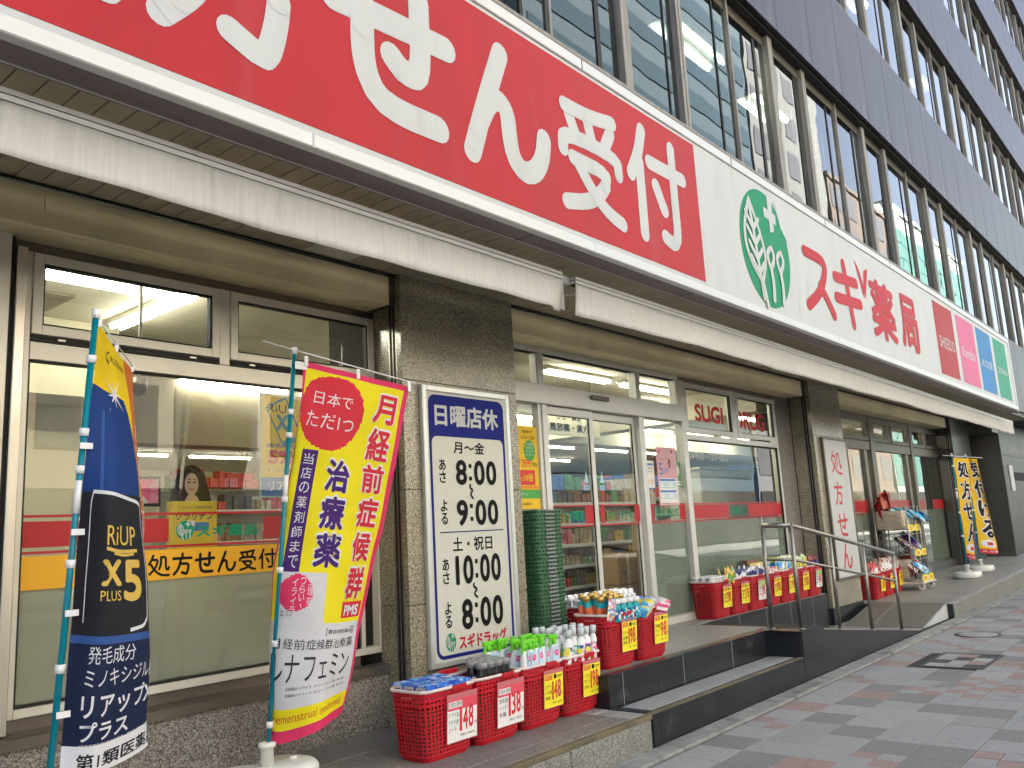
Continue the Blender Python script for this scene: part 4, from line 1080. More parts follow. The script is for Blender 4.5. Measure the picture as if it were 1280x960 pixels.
# posters
def paper(t, x0, x1, z0, z1, y, m_, name='sheet'): return obj(name, MB().box(x0, x1, y, y+.0012, z0, z1), m_, t)
pink = mat('paper_pink', (.62, .36, .40), .7, noise=(3, .04)); pblue = mat('print_blue', (.08, .2, .5), .6); pteal = mat('print_pale_blue', (.42, .6, .66), .7); pyel = mat('paper_yellow', (.80, .52, .03), .65)
pgr = mat('print_green', (.08, .36, .08), .6); pred = mat('print_red', (.66, .05, .05), .6); por = mat('print_orange', (.75, .25, .03), .6); pw = mat('paper_white', (.74, .74, .70), .7); pk = M['ink']
t = thing('pink_poster', 'tall pink and pale blue poster taped beside the sliding door', 'poster', (8.08, 4.65, .5))
paper(t, 7.87, 8.285, .20, .815, 4.645, pink); paper(t, 7.895, 8.265, .225, .485, 4.6435, pw, 'table_area'); paper(t, 7.895, 8.235, .455, .478, 4.6425, pblue, 'header_bar'); paper(t, 7.895, 8.235, .335, .357, 4.6425, pblue, 'header_bar')
for z in (.38, .41, .43, .265, .29, .31): paper(t, 7.905, 8.255, z, z+.012, 4.6428, pteal, 'table_row')
for i in range(4):
    for z in (.40, .28): paper(t, 7.92+i*.088, 7.96+i*.088, z, z+.035, 4.6422, pteal if i % 2 else M['ink'] if z > .3 and i == 1 else pw, 'icon')
mb = MB(); txt(mb, '5', (7.905, 7.985, .52, .645), plane(4.6436), .0); txt(mb, '%OFF', (8.0, 8.10, .54, .60), plane(4.6436), .0); obj('lettering', mb, pblue, t)
mb = MB(); txt(mb, 'シニアの日', (7.95, 8.15, .685, .70), plane(4.6436)); txt(mb, 'SUGI', (7.93, 8.05, .215, .222), plane(4.6436), .02); stroke(mb, [(8.1, .64), (8.13, .69), (8.15, .65), (8.12, .60)], .008, lambda a, b, n=0: (a, 4.6434-n, b)); stroke(mb, [(8.17, .775), (8.21, .785), (8.2, .76)], .006, lambda a, b, n=0: (a, 4.6434-n, b)); txt(mb, '毎月15・16・17日', (8.1, 8.26, .61, .625), plane(4.6436)); obj('lettering', mb, pk, t)
mb = MB(); poly(mb, [(7.92, .77), (7.945, .795), (7.95, .765), (7.93, .745)], plane(4.6436)); obj('flower_print', mb, pred, t)
t = thing('small_notice', 'small white notice with blue edges and red marks beside the pink poster', 'poster', (7.78, 4.68, .5))
paper(t, 7.693, 7.872, .37, .67, 4.685, pw); paper(t, 7.693, 7.872, .37, .385, 4.6835, pblue, 'edge_bar'); paper(t, 7.71, 7.85, .62, .642, 4.6835, pblue, 'header_bar')
mb = MB()
for i, s in enumerate(('休業日の', 'お知らせ')): txt(mb, s, (7.72, 7.845, .58-i*.035, .602-i*.035), plane(4.6838), .01)
obj('lettering', mb, pk, t); mb = MB(); txt(mb, '火水', (7.72, 7.845, .42, .48), plane(4.6838), .01); obj('lettering', mb, por, t)
t = thing('green_notice', 'small green and white square notice half hidden behind the pink poster', 'poster', (8.4, 4.72, .5))
paper(t, 8.33, 8.49, .40, .68, 4.715, pgr); mb = MB(); poly(mb, [(8.41+.055*math.cos(k*math.pi/10), .58+.055*math.sin(k*math.pi/10)) for k in range(20)], plane(4.7145)); obj('white_disc', mb, pw, t)
for z in (.42, .45): paper(t, 8.34, 8.48, z, z+.015, 4.7135, pw, 'text_line')
t = thing('yellow_poster', 'tall yellow campaign poster with green burst beside the stone pillar', 'poster', (5.8, 4.69, .5))
paper(t, 5.50, 5.915, .195, .915, 4.69, pyel); paper(t, 5.50, 5.915, .285, .36, 4.6885, pgr, 'green_band'); paper(t, 5.62, 5.86, .40, .53, 4.6885, pred, 'red_block'); paper(t, 5.50, 5.90, .368, .392, 4.6885, por, 'orange_bar')
paper(t, 5.50, 5.66, .74, .87, 4.6885, pred, 'red_block'); paper(t, 5.83, 5.89, .205, .27, 4.6885, pw, 'mascot_patch') if False else None
mb = MB(); n = 28; poly(mb, [(5.80+(.085 if k % 2 else .073)*math.cos(2*math.pi*k/n), .70+(.10 if k % 2 else .088)*math.sin(2*math.pi*k/n)) for k in range(n)], plane(4.6885)); obj('green_burst', mb, pgr, t)
mb = MB(); txt(mb, '0', (5.54, 5.67, .55, .67), plane(4.6885), .05); txt(mb, '万円', (5.685, 5.80, .555, .62), plane(4.6885), .03); obj('lettering', mb, pred, t)
mb = MB(); txt(mb, '最大', (5.63, 5.69, .43, .48), plane(4.6875), .02); txt(mb, '10倍', (5.70, 5.83, .43, .50), plane(4.6875), .03); obj('lettering', mb, pyel, t)
mb = MB()
for i, s in enumerate(('ご当選者', '合計300名様に', 'ポイント', 'プレゼント')): txt(mb, s, (5.745, 5.855, .745-i*.03, .768-i*.03), plane(4.6875), .01)
txt(mb, 'キャンペーン', (5.55, 5.75, .305, .34), plane(4.6875), .01); txt(mb, 'Wチャンス', (5.52, 5.65, .78, .83), plane(4.6875), .02); obj('lettering', mb, pw, t)
mb = MB(); txt(mb, '1/10〜2/20', (5.70, 5.88, .80, .83), plane(4.6885), .01); txt(mb, '現金', (5.82, 5.90, .56, .60), plane(4.6885), .01); txt(mb, 'くわしくは店頭で', (5.55, 5.80, .225, .25), plane(4.6885), .01); txt(mb, '開催中', (5.72, 5.85, .855, .88), plane(4.6885), .01); obj('lettering', mb, pk, t)
t = thing('door_stickers', 'pair of small pale blue automatic door stickers on the sliding doors', 'sticker', (6.8, 4.69, .5))
for x in (6.60, 6.86):
    paper(t, x, x+.085, .36, .405, 4.6965, pteal); mb = MB(); txt(mb, '自動', (x+.01, x+.075, .366, .398), plane(4.696), .02); obj('lettering', mb, pblue, t)
    mb = MB(); poly(mb, [(x+.005, .43), (x+.08, .43), (x+.055, .50), (x+.042, .55), (x+.03, .50)], plane(4.6965)); obj('figure_mark', mb, pteal, t)
# ------------------------------------------------------------------ cloth banners
def catmull(p0, p1, p2, p3, t):
    return [0.5*((2*b)+(c-a)*t+(2*a-5*b+4*c-d)*t*t+(-a+3*b-3*c+d)*t**3) for a, b, c, d in zip(p0, p1, p2, p3)]
def curve_at(pts, u):
    us = [p[0] for p in pts]
    i = 0
    while i < len(us)-2 and u > us[i+1]: i += 1
    t = (u-us[i])/(us[i+1]-us[i]); P_ = [p[1:] for p in pts]
    return catmull(P_[max(i-1, 0)], P_[i], P_[i+1], P_[min(i+2, len(P_)-1)], t)
class Cloth:
    def __init__(s, rows, wob=.006, seed=1):
        s.rows = rows; s.w = wob; s.sd = seed
    def base(s, u, v):
        rv = [r[0] for r in s.rows]; i = 0
        while i < len(rv)-2 and v > rv[i+1]: i += 1
        t = (v-rv[i])/(rv[i+1]-rv[i]); n = len(s.rows)
        q = [curve_at(s.rows[k][1], u) for k in (max(i-1, 0), i, i+1, min(i+2, n-1))]
        return Vector(catmull(*q, t))
    def at(s, u, v, lift=0):
        p = s.base(u, v)
        e = .01
        du = s.base(min(u+e, 1), v)-s.base(max(u-e, 0), v); dv = s.base(u, min(v+e, 1))-s.base(u, max(v-e, 0))
        n = du.cross(dv); 
        if n.length: n.normalize()
        n = -n
        ws = s.w*(math.sin(v*13+u*4+s.sd)+.6*math.sin(v*29-u*9+s.sd*2)+.5*math.sin(u*17+v*5))
        return p+n*(ws+lift)
    def flip(s, n): return False
    def P(s, lift): return lambda a, b, n=0: tuple(s.at(min(max(a, 0), 1), min(max(1-b, 0), 1), lift+n))
def cloth_obj(c, name, parent, nu, nv, fn, mats):
    v = []; f = []; mi = []
    for j in range(nv+1):
        for i in range(nu+1): v.append(tuple(c.at(i/nu, j/nv)))
    for j in range(nv):
        for i in range(nu):
            a = j*(nu+1)+i; f.append((a, a+nu+1, a+nu+2, a+1)); mi.append(fn((i+.5)/nu, (j+.5)/nv))
    mb = MB(); mb.v = v; mb.f = f; mb.m = mi; mb.smooth = set(range(len(f)))
    return obj(name, mb, mats, parent)
def fmat(name, col):
    mt = mat(name, col, .75, noise=(3, .05, 6), bump=(5, .5), stretch=(1, 1, 2.6))
    n = mt.node_tree.nodes; l = mt.node_tree.links; p = n['Principled BSDF']; o = [q for q in n if q.type == 'OUTPUT_MATERIAL'][0]
    tr = n.new('ShaderNodeBsdfTranslucent'); tr.inputs[0].default_value = (*col, 1); mx = n.new('ShaderNodeMixShader'); mx.inputs[0].default_value = .18
    l.new(p.outputs[0], mx.inputs[1]); l.new(tr.outputs[0], mx.inputs[2]); l.new(mx.outputs[0], o.inputs[0])
    return mt
F = {k: fmat('flag_'+k, c) for k, c in dict(yellow=(.80, .56, .01), orange=(.58, .15, .02), blue=(.008, .04, .19), navy=(.006, .013, .05), black=(.012, .012, .018), white=(.74, .74, .78), pink=(.70, .035, .13), red=(.62, .03, .05),
        yell=(.80, .69, .01), purple=(.06, .015, .16), grey=(.62, .62, .66), gold=(.70, .48, .10), sky=(.03, .09, .3), black2=(.03, .03, .04), amber=(.80, .49, .02)).items()}
def pole(t, p0, p1, r=.0125, arm=None, clips=()):
    p0, p1 = Vector(p0), Vector(p1); d = (p1-p0)
    obj('pole', MB().tube([p0, p1], r, 12), M['pole'], t)
    obj('pole_cap', MB().tube([p1-d.normalized()*.02, p1+d.normalized()*.02], r*1.35, 12), M['clip'], t)
    obj('pole_joint', MB().tube([p0+d*.62, p0+d*.68], r*1.12, 12), M['clip'], t)
    for q in clips: c = p1-d*q; obj('clip', MB().tube([c-d.normalized()*.016, c+d.normalized()*.016], r*1.5, 10), M['clip'], t)
    if arm: obj('cross_bar', MB().tube(arm, .0035, 6), M['clip'], t)

# --- banner 1: dark blue, yellow and orange
t1 = thing('banner_flag', 'dark blue yellow and orange hair tonic banner on teal pole at the left edge', 'banner', (1.42, 3.5, L1))
pole(t1, (1.385, 3.5, -1.17), (1.525, 3.5, .985), clips=(.09, .23, .30, .47, .65))
obj('cross_bar', MB().tube([(1.50, 3.46, .975), (1.90, 3.93, .87)], .003, 6), M['clip'], t1)
c1 = Cloth([
 (0.00, [(0, 1.535, 3.50, .945), (.33, 1.65, 3.64, .91), (.66, 1.77, 3.78, .885), (1, 1.885, 3.92, .855)]),
 (0.20, [(0, 1.51, 3.49, .60), (.33, 1.61, 3.52, .58), (.66, 1.72, 3.60, .56), (1, 1.84, 3.78, .53)]),
 (0.45, [(0, 1.485, 3.49, .16), (.3, 1.56, 3.40, .155), (.66, 1.70, 3.46, .145), (.84, 1.765, 3.54, .14), (1, 1.815, 3.63, .13)]),
 (0.72, [(0, 1.46, 3.49, -.30), (.3, 1.56, 3.40, -.315), (.68, 1.745, 3.47, -.32), (.84, 1.80, 3.56, -.33), (1, 1.775, 3.66, -.34)]),
 (1.00, [(0, 1.44, 3.49, -.80), (.3, 1.545, 3.42, -.805), (.68, 1.745, 3.48, -.775), (.84, 1.81, 3.56, -.765), (1, 1.78, 3.65, -.765)])], .004, 2)
def reg1(u, v):
    if v > .922: return 5
    # orange strip on the right, widening upward
    if v < .44 and u > .72+.12*max(0, (v-.1)): return 1
    if .44 <= v < .74 and u > .80: return 1 if v < .5 and u > .86 else 2
    # dome
    if v < .40:
        xc, hw = .40, .34; 
        if v > .155:
            wdt = .12+.30*min(1, (v-.155)/.10)**.5 if v < .255 else .42
            if u < .50+wdt*.55 and u > .0: 
                if u < .12 and v > .17: return 2
                return 6 if (.20 < u < .235 and v > .2) else 2
        return 0
    if v < .715: return 4
    if v < .735: return 6 if u < .80 else 2
    return 3
cloth_obj(c1, 'banner_cloth', t1, 90, 240, reg1, [F['yellow'], F['orange'], F['blue'], F['navy'], F['black'], F['white'], F['sky']])
Pc = c1.P(.0015)
def lay(t, m_, fn):
    mb = MB(); fn(mb); return obj('banner_print', mb, m_, t)
def a1(mb):
    txt(mb, '第1類医薬品', (.15, .85, .018, .062), Pc, .02, res=3)
lay(t1, F['black'], a1)
def a2(mb):
    txt(mb, '発毛成分', (.18, .55, .228, .262), Pc, .0); txt(mb, 'ミノキシジル配合', (.17, .90, .186, .220), Pc, .0); txt(mb, 'リアップX5', (.16, .84, .132, .176), Pc, .02, res=3); txt(mb, 'プラス', (.16, .52, .088, .126), Pc, .02, res=3)
    for i in range(2): txt(mb, '※壮年性脱毛症における発毛、育毛及び脱毛の進行予防', (.16, .80, .078-i*.008, .0825-i*.008), Pc, .0, res=1)
lay(t1, F['white'], a2)
def a3(mb):
    # starburst and dome highlight
    for a in range(8):
        an = R(a*45+12); L = .10 if a % 2 else .06
        mb.add([Pc(.40+.012*math.cos(an+1.57), .845+.004*math.sin(an+1.57)), Pc(.40-.012*math.cos(an+1.57), .845-.004*math.sin(an+1.57)), Pc(.40+L*2*math.cos(an), .845+L*.55*math.sin(an))], [(0, 1, 2)])
    stroke(mb, [(.15, .60), (.33, .596), (.55, .59), (.69, .585), (.705, .57), (.705, .34), (.69, .30), (.5, .292)], .004, c1.P(.002), step=.0001, caps=False)
    stroke(mb, [(.15, .60), (.125, .57), (.12, .4), (.115, .31)], .004, c1.P(.002), step=.0001, caps=False)
lay(t1, F['white'], a3)
def a4(mb):
    txt(mb, 'RiUP', (.28, .60, .480, .525), Pc, .0, res=3); stroke(mb, [(.28, .473), (.42, .465), (.60, .469)], .004, c1.P(.002), step=.0001)
    stroke(mb, [(.36, .462), (.46, .457), (.56, .461)], .003, c1.P(.002), step=.0001)
    txt(mb, 'X', (.24, .44, .390, .448), Pc, .045, res=3); txt(mb, '5', (.455, .64, .355, .448), Pc, .03, res=4); txt(mb, 'PLUS', (.24, .43, .358, .380), Pc, .0)
lay(t1, F['gold'], a4)
def a5(mb):
    txt(mb, 'プラス', (.17, .62, .098-.012, .138-.012), Pc, .02, res=3)
def a6(mb):
    vtxt(mb, '未来のために', .84, .085, .82, .065, Pc, .0); vtxt(mb, '今こそ変わる', .93, .085, .72, .06, Pc, .0)
lay(t1, F['white'], a6)
def a7(mb): txt(mb, '大正製薬', (.32, .66, .925, .945), Pc, .0); stroke(mb, [(.30, .95), (.26, .94), (.26, .925), (.31, .918)], .003, c1.P(.002), step=.0001)
lay(t1, F['black'], a7)
for v in (.0,):
    for u in (.02, .5, .97):
        p = c1.at(u, 0); obj('hanging_tab', MB().box(p.x-.008, p.x+.008, p.y-.006, p.y-.002, p.z-.01, p.z+.03), M['clip'], t1)
for v in (.30, .49, .67, .86): p = c1.at(0, v); obj('side_tab', MB().box(p.x-.035, p.x+.015, p.y-.022, p.y-.018, p.z-.012, p.z+.012), M['clip'], t1)

# --- banner 2: yellow with pink border
K = 1.17
t2 = thing('banner_flag', 'yellow medicine banner with pink border and red disc on leaning teal pole in white base', 'banner', (2.345*K, 3.5*K, L1))
sk_ = lambda p: tuple(c*K for c in p)
pole(t2, sk_((2.335, 3.5, -.99)), sk_((2.505, 3.5, .955)), clips=(.16, .22, .38, .55, .72, .90))
obj('cross_bar', MB().tube([sk_(q) for q in ((2.36, 3.56, 1.0), (2.50, 3.485, .955), (3.12, 3.275, .815))], .004, 6), M['clip'], t2)
c2 = Cloth([
 (0.00, [(0, 2.545, 3.475, .905), (.33, 2.73, 3.42, .868), (.66, 2.91, 3.36, .832), (1, 3.085, 3.295, .795)]),
 (0.25, [(0, 2.505, 3.50, .47), (.1, 2.515, 3.475, .47), (.33, 2.63, 3.41, .45), (.66, 2.80, 3.36, .42), (1, 2.99, 3.31, .39)]),
 (0.55, [(0, 2.45, 3.59, -.03), (.08, 2.425, 3.52, -.03), (.17, 2.455, 3.47, -.035), (.45, 2.59, 3.39, -.05), (.75, 2.765, 3.385, -.07), (1, 2.915, 3.40, -.08)]),
 (0.80, [(0, 2.44, 3.62, -.45), (.10, 2.385, 3.54, -.45), (.20, 2.395, 3.46, -.46), (.45, 2.515, 3.37, -.475), (.75, 2.67, 3.38, -.485), (1, 2.815, 3.44, -.485)]),
 (1.00, [(0, 2.43, 3.62, -.86), (.10, 2.37, 3.55, -.87), (.22, 2.375, 3.46, -.88), (.47, 2.475, 3.36, -.845), (.75, 2.60, 3.38, -.815), (1, 2.725, 3.45, -.805)])], .006, 5)
c2.rows = [(v, [(q[0], q[1]*K, q[2]*K, q[3]*K) for q in r]) for v, r in c2.rows]
def reg2(u, v):
    if u < .045 or u > .93 or v < .028 or v > .962: return 0
    if .735 < v < .915: return 2
    dx, dy = (u-.325)/.285, (v-.145)/.105
    r_ = dx*dx+dy*dy
    if r_ < 1+.02*math.sin(23*math.atan2(dy, dx))+.015*math.sin(51*math.atan2(dy, dx)): return 3
    if .13 < u < .27 and .255 < v < .60: return 4
    if .70 < u < .92 and .675 < v < .722: return 3
    if .12 < u < .50 and .60 < v < .735:
        return 5 if (u < .40 and ((u-.26)/.13)**2+((v-.655)/.05)**2 < 1) else 2
    return 1
cloth_obj(c2, 'banner_cloth', t2, 90, 240, reg2, [F['pink'], F['yell'], F['grey'], F['red'], F['purple'], F['pink']])
P2 = c2.P(.002)
def vchar(mb, s, uc, w_, v0, pitch, bold, h=.88): vtxt(mb, s, uc, w_, 1-v0, pitch, P2, bold, h=pitch*h, res=3)
P2o = c2.P(.0016)
def bg2(mb):
    vtxt(mb, '月経前症候群', .79, .205, 1-.055, .103, P2o, .065, h=.097, res=3); vtxt(mb, '治療薬', .47, .245, 1-.265, .108, P2o, .065, h=.105, res=3)
lay(t2, F['white'], bg2)
P2 = c2.P(.0028)
lay(t2, F['red'], lambda mb: vtxt(mb, '月経前症候群', .79, .185, 1-.0575, .103, P2, .03, h=.090, res=3))
lay(t2, F['purple'], lambda mb: vtxt(mb, '治療薬', .47, .225, 1-.2685, .108, P2, .035, h=.097, res=3))
def w2_(mb):
    txt(mb, '日本で', (.16, .49, 1-.135, 1-.098), P2, .0, res=3); txt(mb, 'ただ1つ', (.12, .54, 1-.195, 1-.155), P2, .0, res=3)
    vtxt(mb, '当店の薬剤師まで', .20, .085, 1-.262, .0415, P2, .01, h=.033); txt(mb, 'PMS', (.73, .89, 1-.715, 1-.684), P2, .03, res=3)
    vtxt(mb, '生理前の', .37, .045, 1-.61, .026, P2, .0, h=.022); vtxt(mb, 'つらい、', .31, .04, 1-.612, .022, P2, .0, h=.02); vtxt(mb, 'イライラ', .25, .045, 1-.615, .025, P2, .0, h=.021)
lay(t2, F['white'], w2_)
def k2(mb):
    txt(mb, '月経前症候群治療薬', (.12, .88, 1-.805, 1-.778), P2, .0); txt(mb, 'ルナフェミン', (.10, .86, 1-.868, 1-.815), P2, .005, res=3)
    annulus(mb, [(.54, 1-.768), (.88, 1-.768), (.88, 1-.748), (.54, 1-.748)], [(.545, 1-.766), (.875, 1-.766), (.875, 1-.750), (.545, 1-.750)], P2); txt(mb, '要指導医薬品', (.56, .865, 1-.764, 1-.752), P2, .0)
    for i in range(2): txt(mb, '月経前のイライラ、ゆううつ、むくみ、頭痛、胸の張り', (.25, .84, 1-.882-i*.012, 1-.876-i*.012), P2, .0, res=1)
    txt(mb, 'フェミン', (.13, .26, 1-.718, 1-.70), P2, .0)
lay(t2, F['black2'], k2)
lay(t2, F['orange'], lambda mb: txt(mb, '(Premenstrual syndrome)', (.10, .84, 1-.952, 1-.925), P2, .0, res=3))
for u in (.02, .48, .98):
    p = c2.at(u, 0); obj('hanging_tab', MB().box(p.x-.012, p.x+.012, p.y-.012, p.y-.008, p.z-.03, p.z+.03), M['clip'], t2)
obj('side_tab', MB().box(2.49*K, 2.56*K, 3.474*K, 3.474*K+.004, .86*K, .895*K), M['clip'], t2)
def water_base(parent, x, y, z, name='base'):
    mb = MB()
    for dx in (-.12, .12): mb.lathe([(.10, 0), (.145, .01), (.155, .03), (.155, .085), (.14, .105), (.10, .112), (.0, .112)], (x+dx, y, z), 24, sx=1, sy=1.25)
    mb.bbox(x-.14, x+.14, y-.13, y+.13, z+.012, z+.09, .02)
    mb.lathe([(.036, .09), (.034, .20), (.045, .205), (.045, .225), (.026, .228)], (x, y, z), 16)
    obj(name, mb, M['tank'], parent)
    obj('filler_cap', MB().lathe([(.022, .112), (.022, .125), (.0, .125)], (x+.16, y, z), 12), M['clip'], parent)
water_base(t2, 2.337*K, 3.5*K, L1)
water_base(t1, 1.385, 3.5, L1)
# --- two amber banners at the far end
def amber(x, y, lab, tw, s, k=1.0):
    zb = z3(x)
    t = thing('banner_flag', lab, 'banner', (x, y, zb), 0, 'amber banners at the far end of the shopfront')
    pole(t, (x-.0, y, zb+.1), (x+.03, y, zb+2.14), .014, clips=(.1, .3, .5, .7))
    obj('cross_bar', MB().tube([(x-.3, y+.06, zb+2.12), (x+.52, y-.18, zb+2.09)], .006, 6), M['clip'], t)
    c = Cloth([(0, [(0, x+.04, y-.02, zb+2.08), (.5, x+.26*k, y-.10, zb+2.07), (1, x+.48*k, y-.17, zb+2.06)]),
               (.5, [(0, x+.03, y-.02, zb+1.2), (.5, x+.22+tw, y-.12-tw, zb+1.18), (1, x+.34*(k*.5+.5)+tw, y-.13-tw*1.5, zb+1.17)]),
               (1, [(0, x+.02, y-.02, zb+.34), (.5, x+.10+tw*2, y-.12-tw*2, zb+.30), (1, x+.17+tw*4, y-.09-tw*3, zb+.32)])], .006, x)
    def rg_(u, v):
        if v > .93: return 1
        if ((u-.4)/.3)**2+((v-.86)/.045)**2 < 1: return 2
        return 0
    cloth_obj(c, 'banner_cloth', t, 24, 80, rg_, [F['amber'], F['red'], F['white']])
    for lift, b, m_, k in ((.003, .10, F['white'], 1.12), (.006, .035, F['black'], 1.0)):
        mb = MB(); vtxt(mb, s, .5, .62*k, 1-.05, .19, c.P(lift), b, h=.17*k, res=2); obj('banner_print', mb, m_, t)
    mb = MB(); txt(mb, '薬', (.28, .52, .12, .16), c.P(.004), .04); obj('banner_print', mb, F['red'], t)
    mb = MB(); txt(mb, 'スギ薬局', (.1, .9, .02, .055), c.P(.004), .02); obj('banner_print', mb, F['white'], t)
    water_base(t, x, y, zb)
    return t
amber(16.55, 3.8, 'nearer amber banner with black outlined characters and white water base', .0, '処方せん')
amber(17.75, 3.84, 'farther amber banner swinging out behind the first one at the far end', .05, '受付ける', .2)
# ------------------------------------------------------------------ handrail
hr = thing('handrail', 'grey tubular steel handrail running down beside the ramp', 'handrail', (8.9, 3.28, -1.1))
posts = [(7.85, 3.54, -1.018, -.062), (7.905, 3.28, -1.02, -.070), (8.865, 3.28, rz(8.865), -.218), (9.825, 3.28, rz(9.825), -.350), (10.84, 3.28, rz(10.84), -.486)]
for i, (x, y, z0, z1) in enumerate(posts):
    obj('post', MB().tube([(x, y, z0-.01), (x, y, z1)], .0195, 12), M['steel_dk'], hr)
    obj('post_foot', MB().lathe([(.03, 0), (.03, .008), (.021, .012)], (x, y, z0), 14), M['steel_dk'], hr)
a, b, c = posts[0], posts[1], posts[4]
obj('top_rail', MB().tube([(a[0], a[1]+.0, a[3]), (b[0], b[1], b[3])], .0215, 12), M['steel_dk'], hr)
obj('top_rail', MB().tube([(b[0], b[1], b[3]), (c[0]+.03, c[1], c[3]-.004)], .0215, 12), M['steel_dk'], hr)
obj('mid_rail', MB().tube([(a[0], a[1], a[3]-.32), (b[0], b[1], b[3]-.32)], .014, 10), M['steel_dk'], hr)
obj('mid_rail', MB().tube([(b[0], b[1], b[3]-.32), (c[0], c[1], c[3]-.32)], .014, 10), M['steel_dk'], hr)

# ------------------------------------------------------------------ red baskets
M['basket'] = mat('basket_red', (.48, .012, .022), .38, noise=(3, .08))
M['rim'] = mat('basket_rim_pale', (.72, .60, .58), .5, dirt=(14, (.6, .3, .28), .66))
M['sleeve'] = mat('card_sleeve', (.55, .16, .18), .25)
BW, BD, BH = .445, .31, .395     # top width, depth, height
def rr_pts(w_, d, r, n, uneven=False):
    """n points round a rounded rectangle, evenly by length, starting front-left going right"""
    segs = []; per = 2*(w_-2*r)+2*(d-2*r)+2*math.pi*r; out = []
    def at(s):
        L = [w_-2*r, math.pi*r/2, d-2*r, math.pi*r/2]*1
        c = [(-w_/2+r, -d/2, 1, 0), (w_/2-r, -d/2+r, 0), (w_/2, -d/2+r, 0, 1), (w_/2-r, d/2-r, 90), (w_/2-r, d/2, -1, 0), (-w_/2+r, d/2-r, 180), (-w_/2, d/2-r, 0, -1), (-w_/2+r, -d/2+r, 270)]
        LL = [w_-2*r, math.pi*r/2, d-2*r, math.pi*r/2, w_-2*r, math.pi*r/2, d-2*r, math.pi*r/2]
        for cc, l in zip(c, LL):
            if s <= l+1e-9:
                if len(cc) == 4: return (cc[0]+cc[2]*s, cc[1]+cc[3]*s)
                a = R(cc[2]-90)+s/r; return (cc[0]+r*math.cos(a), cc[1]+r*math.sin(a))
            s -= l
        return at(0)
    return [at(per*(k+(.14 if (k % 2 == 0 and uneven) else 0)*-1 if True else k)/n) if k or not uneven else at(per-.14*per/n) for k in range(n)]
def basket_mesh():
    N = 88; rows = []
    zs = [0, .012, .03]; z = .03
    hol = []
    while z < .30: zs += [z+.0085, z+.0225]; hol.append((len(zs)-2, 'a')); z += .0225
    # small round-ish holes near the lip
    zs += [.318, .327, .345, .352, BH-.03, BH-.012]
    mb = MB()
    def ringp(z, inset=0):
        t = z/BH; w_ = .38+(BW-.012-.38)*t; d = .25+(BD-.012-.25)*t
        if z < .03: w_ -= (.03-z)*.9; d -= (.03-z)*.9
        return [(x, y, z) for x, y in rr_pts(w_-2*inset, d-2*inset, .055-inset, N, True)]
    for z in zs: mb.v += ringp(z)
    for z in zs: mb.v += ringp(z, .003)
    nr = len(zs); I = nr*N
    holes = set()
    for (k, _) in hol:
        for i in range(0, N, 2): holes.add((k, i))
    for kk in (nr-6, nr-4):
        for i in range(0, N, 2): holes.add((kk, i))
    # the hand slots on the two short sides
    for k in (nr-2,): pass
    for k in range(nr-1):
        for i in range(N):
            j = (i+1) % N
            if (k, i) in holes:
                o = [k*N+i, k*N+j, (k+1)*N+j, (k+1)*N+i]; q = [x+I for x in o]
                for a in range(4): b_ = (a+1) % 4; mb.f.append((o[b_], o[a], q[a], q[b_])); mb.m.append(0)
                continue
            mb.f.append((k*N+i, k*N+j, (k+1)*N+j, (k+1)*N+i)); mb.m.append(0)
            mb.f.append((I+(k+1)*N+i, I+(k+1)*N+j, I+k*N+j, I+k*N+i)); mb.m.append(0)
    mb.f.append(tuple(range(N-1, -1, -1))); mb.m.append(0); mb.f.append(tuple(range(I, I+N))); mb.m.append(0)
    return mb
bk_root = thing('red_basket', 'x', 'basket', (0, 0, 0), 0, 'red price-tagged baskets in front of the shop')
bk_body = obj('basket_body', basket_mesh(), M['basket'], bk_root, True)
obj('dark_goods_fill', MB().bbox(-.165, .165, -.105, .105, .012, .27, .02), mat('goods_in_shadow', (.10, .075, .06), .8, noise=(30, .8)), bk_root, True)  # dark filler block behind the holes; shade inside the basket put into its colour
def rim_mesh():
    mb = MB(); red = MB(); N = 64; prof = [(-.004, -.012), (.009, -.012), (.012, 0), (.006, .006), (-.004, .004)]
    pts = rr_pts(BW-.012, BD-.012, .055, N); L = []
    for i, (x, y) in enumerate(pts):
        a = pts[i-1]; b = pts[(i+1) % N]; dx, dy = b[0]-a[0], b[1]-a[1]; q = math.hypot(dx, dy); nx, ny = dy/q, -dx/q
        L.append([(x+nx*o, y+ny*o, BH-.006+h) for o, h in prof])
    for i in range(N):
        mx = (pts[i][0]+pts[(i+1) % N][0])/2; my = pts[i][1]
        tgt = red if (abs(mx-.06) < .058 and my < -BD/2+.03) else mb
        A, B = L[i], L[(i+1) % N]; n = len(prof)
        tgt.add(A+B, [(k, n+k, n+(k+1) % n, (k+1) % n) for k in range(n)], 0, tgt is mb)
    return mb, red
rm, rdm = rim_mesh()
obj('rim', rm, M['rim'], bk_root, True); obj('rim_tab', MB().bbox(-.0, .12, -BD/2-.008, -BD/2+.008, BH-.03, BH-.002, .003), M['basket'], bk_root, True)
for s in (-1, 1): obj('hand_slot', MB().box(s*(BW/2-.0185), s*(BW/2-.0135), -.045, .045, BH-.06, BH-.035), M['sleeve'] if s > 0 else M['rim'], bk_root, True)
BPROTO = bk_root
card_cols = {'yellow': (.86, .74, .03), 'white': (.8, .78, .76), 'pink': (.7, .08, .12), 'green': (.35, .55, .1)}
CM = {k: mat('card_'+k, v, .5) for k, v in card_cols.items()}
CM['ink'] = M['ink']; CM['num'] = mat('card_number_red', (.68, .03, .05), .5); CM['olive'] = mat('card_olive', (.35, .3, .08), .5)
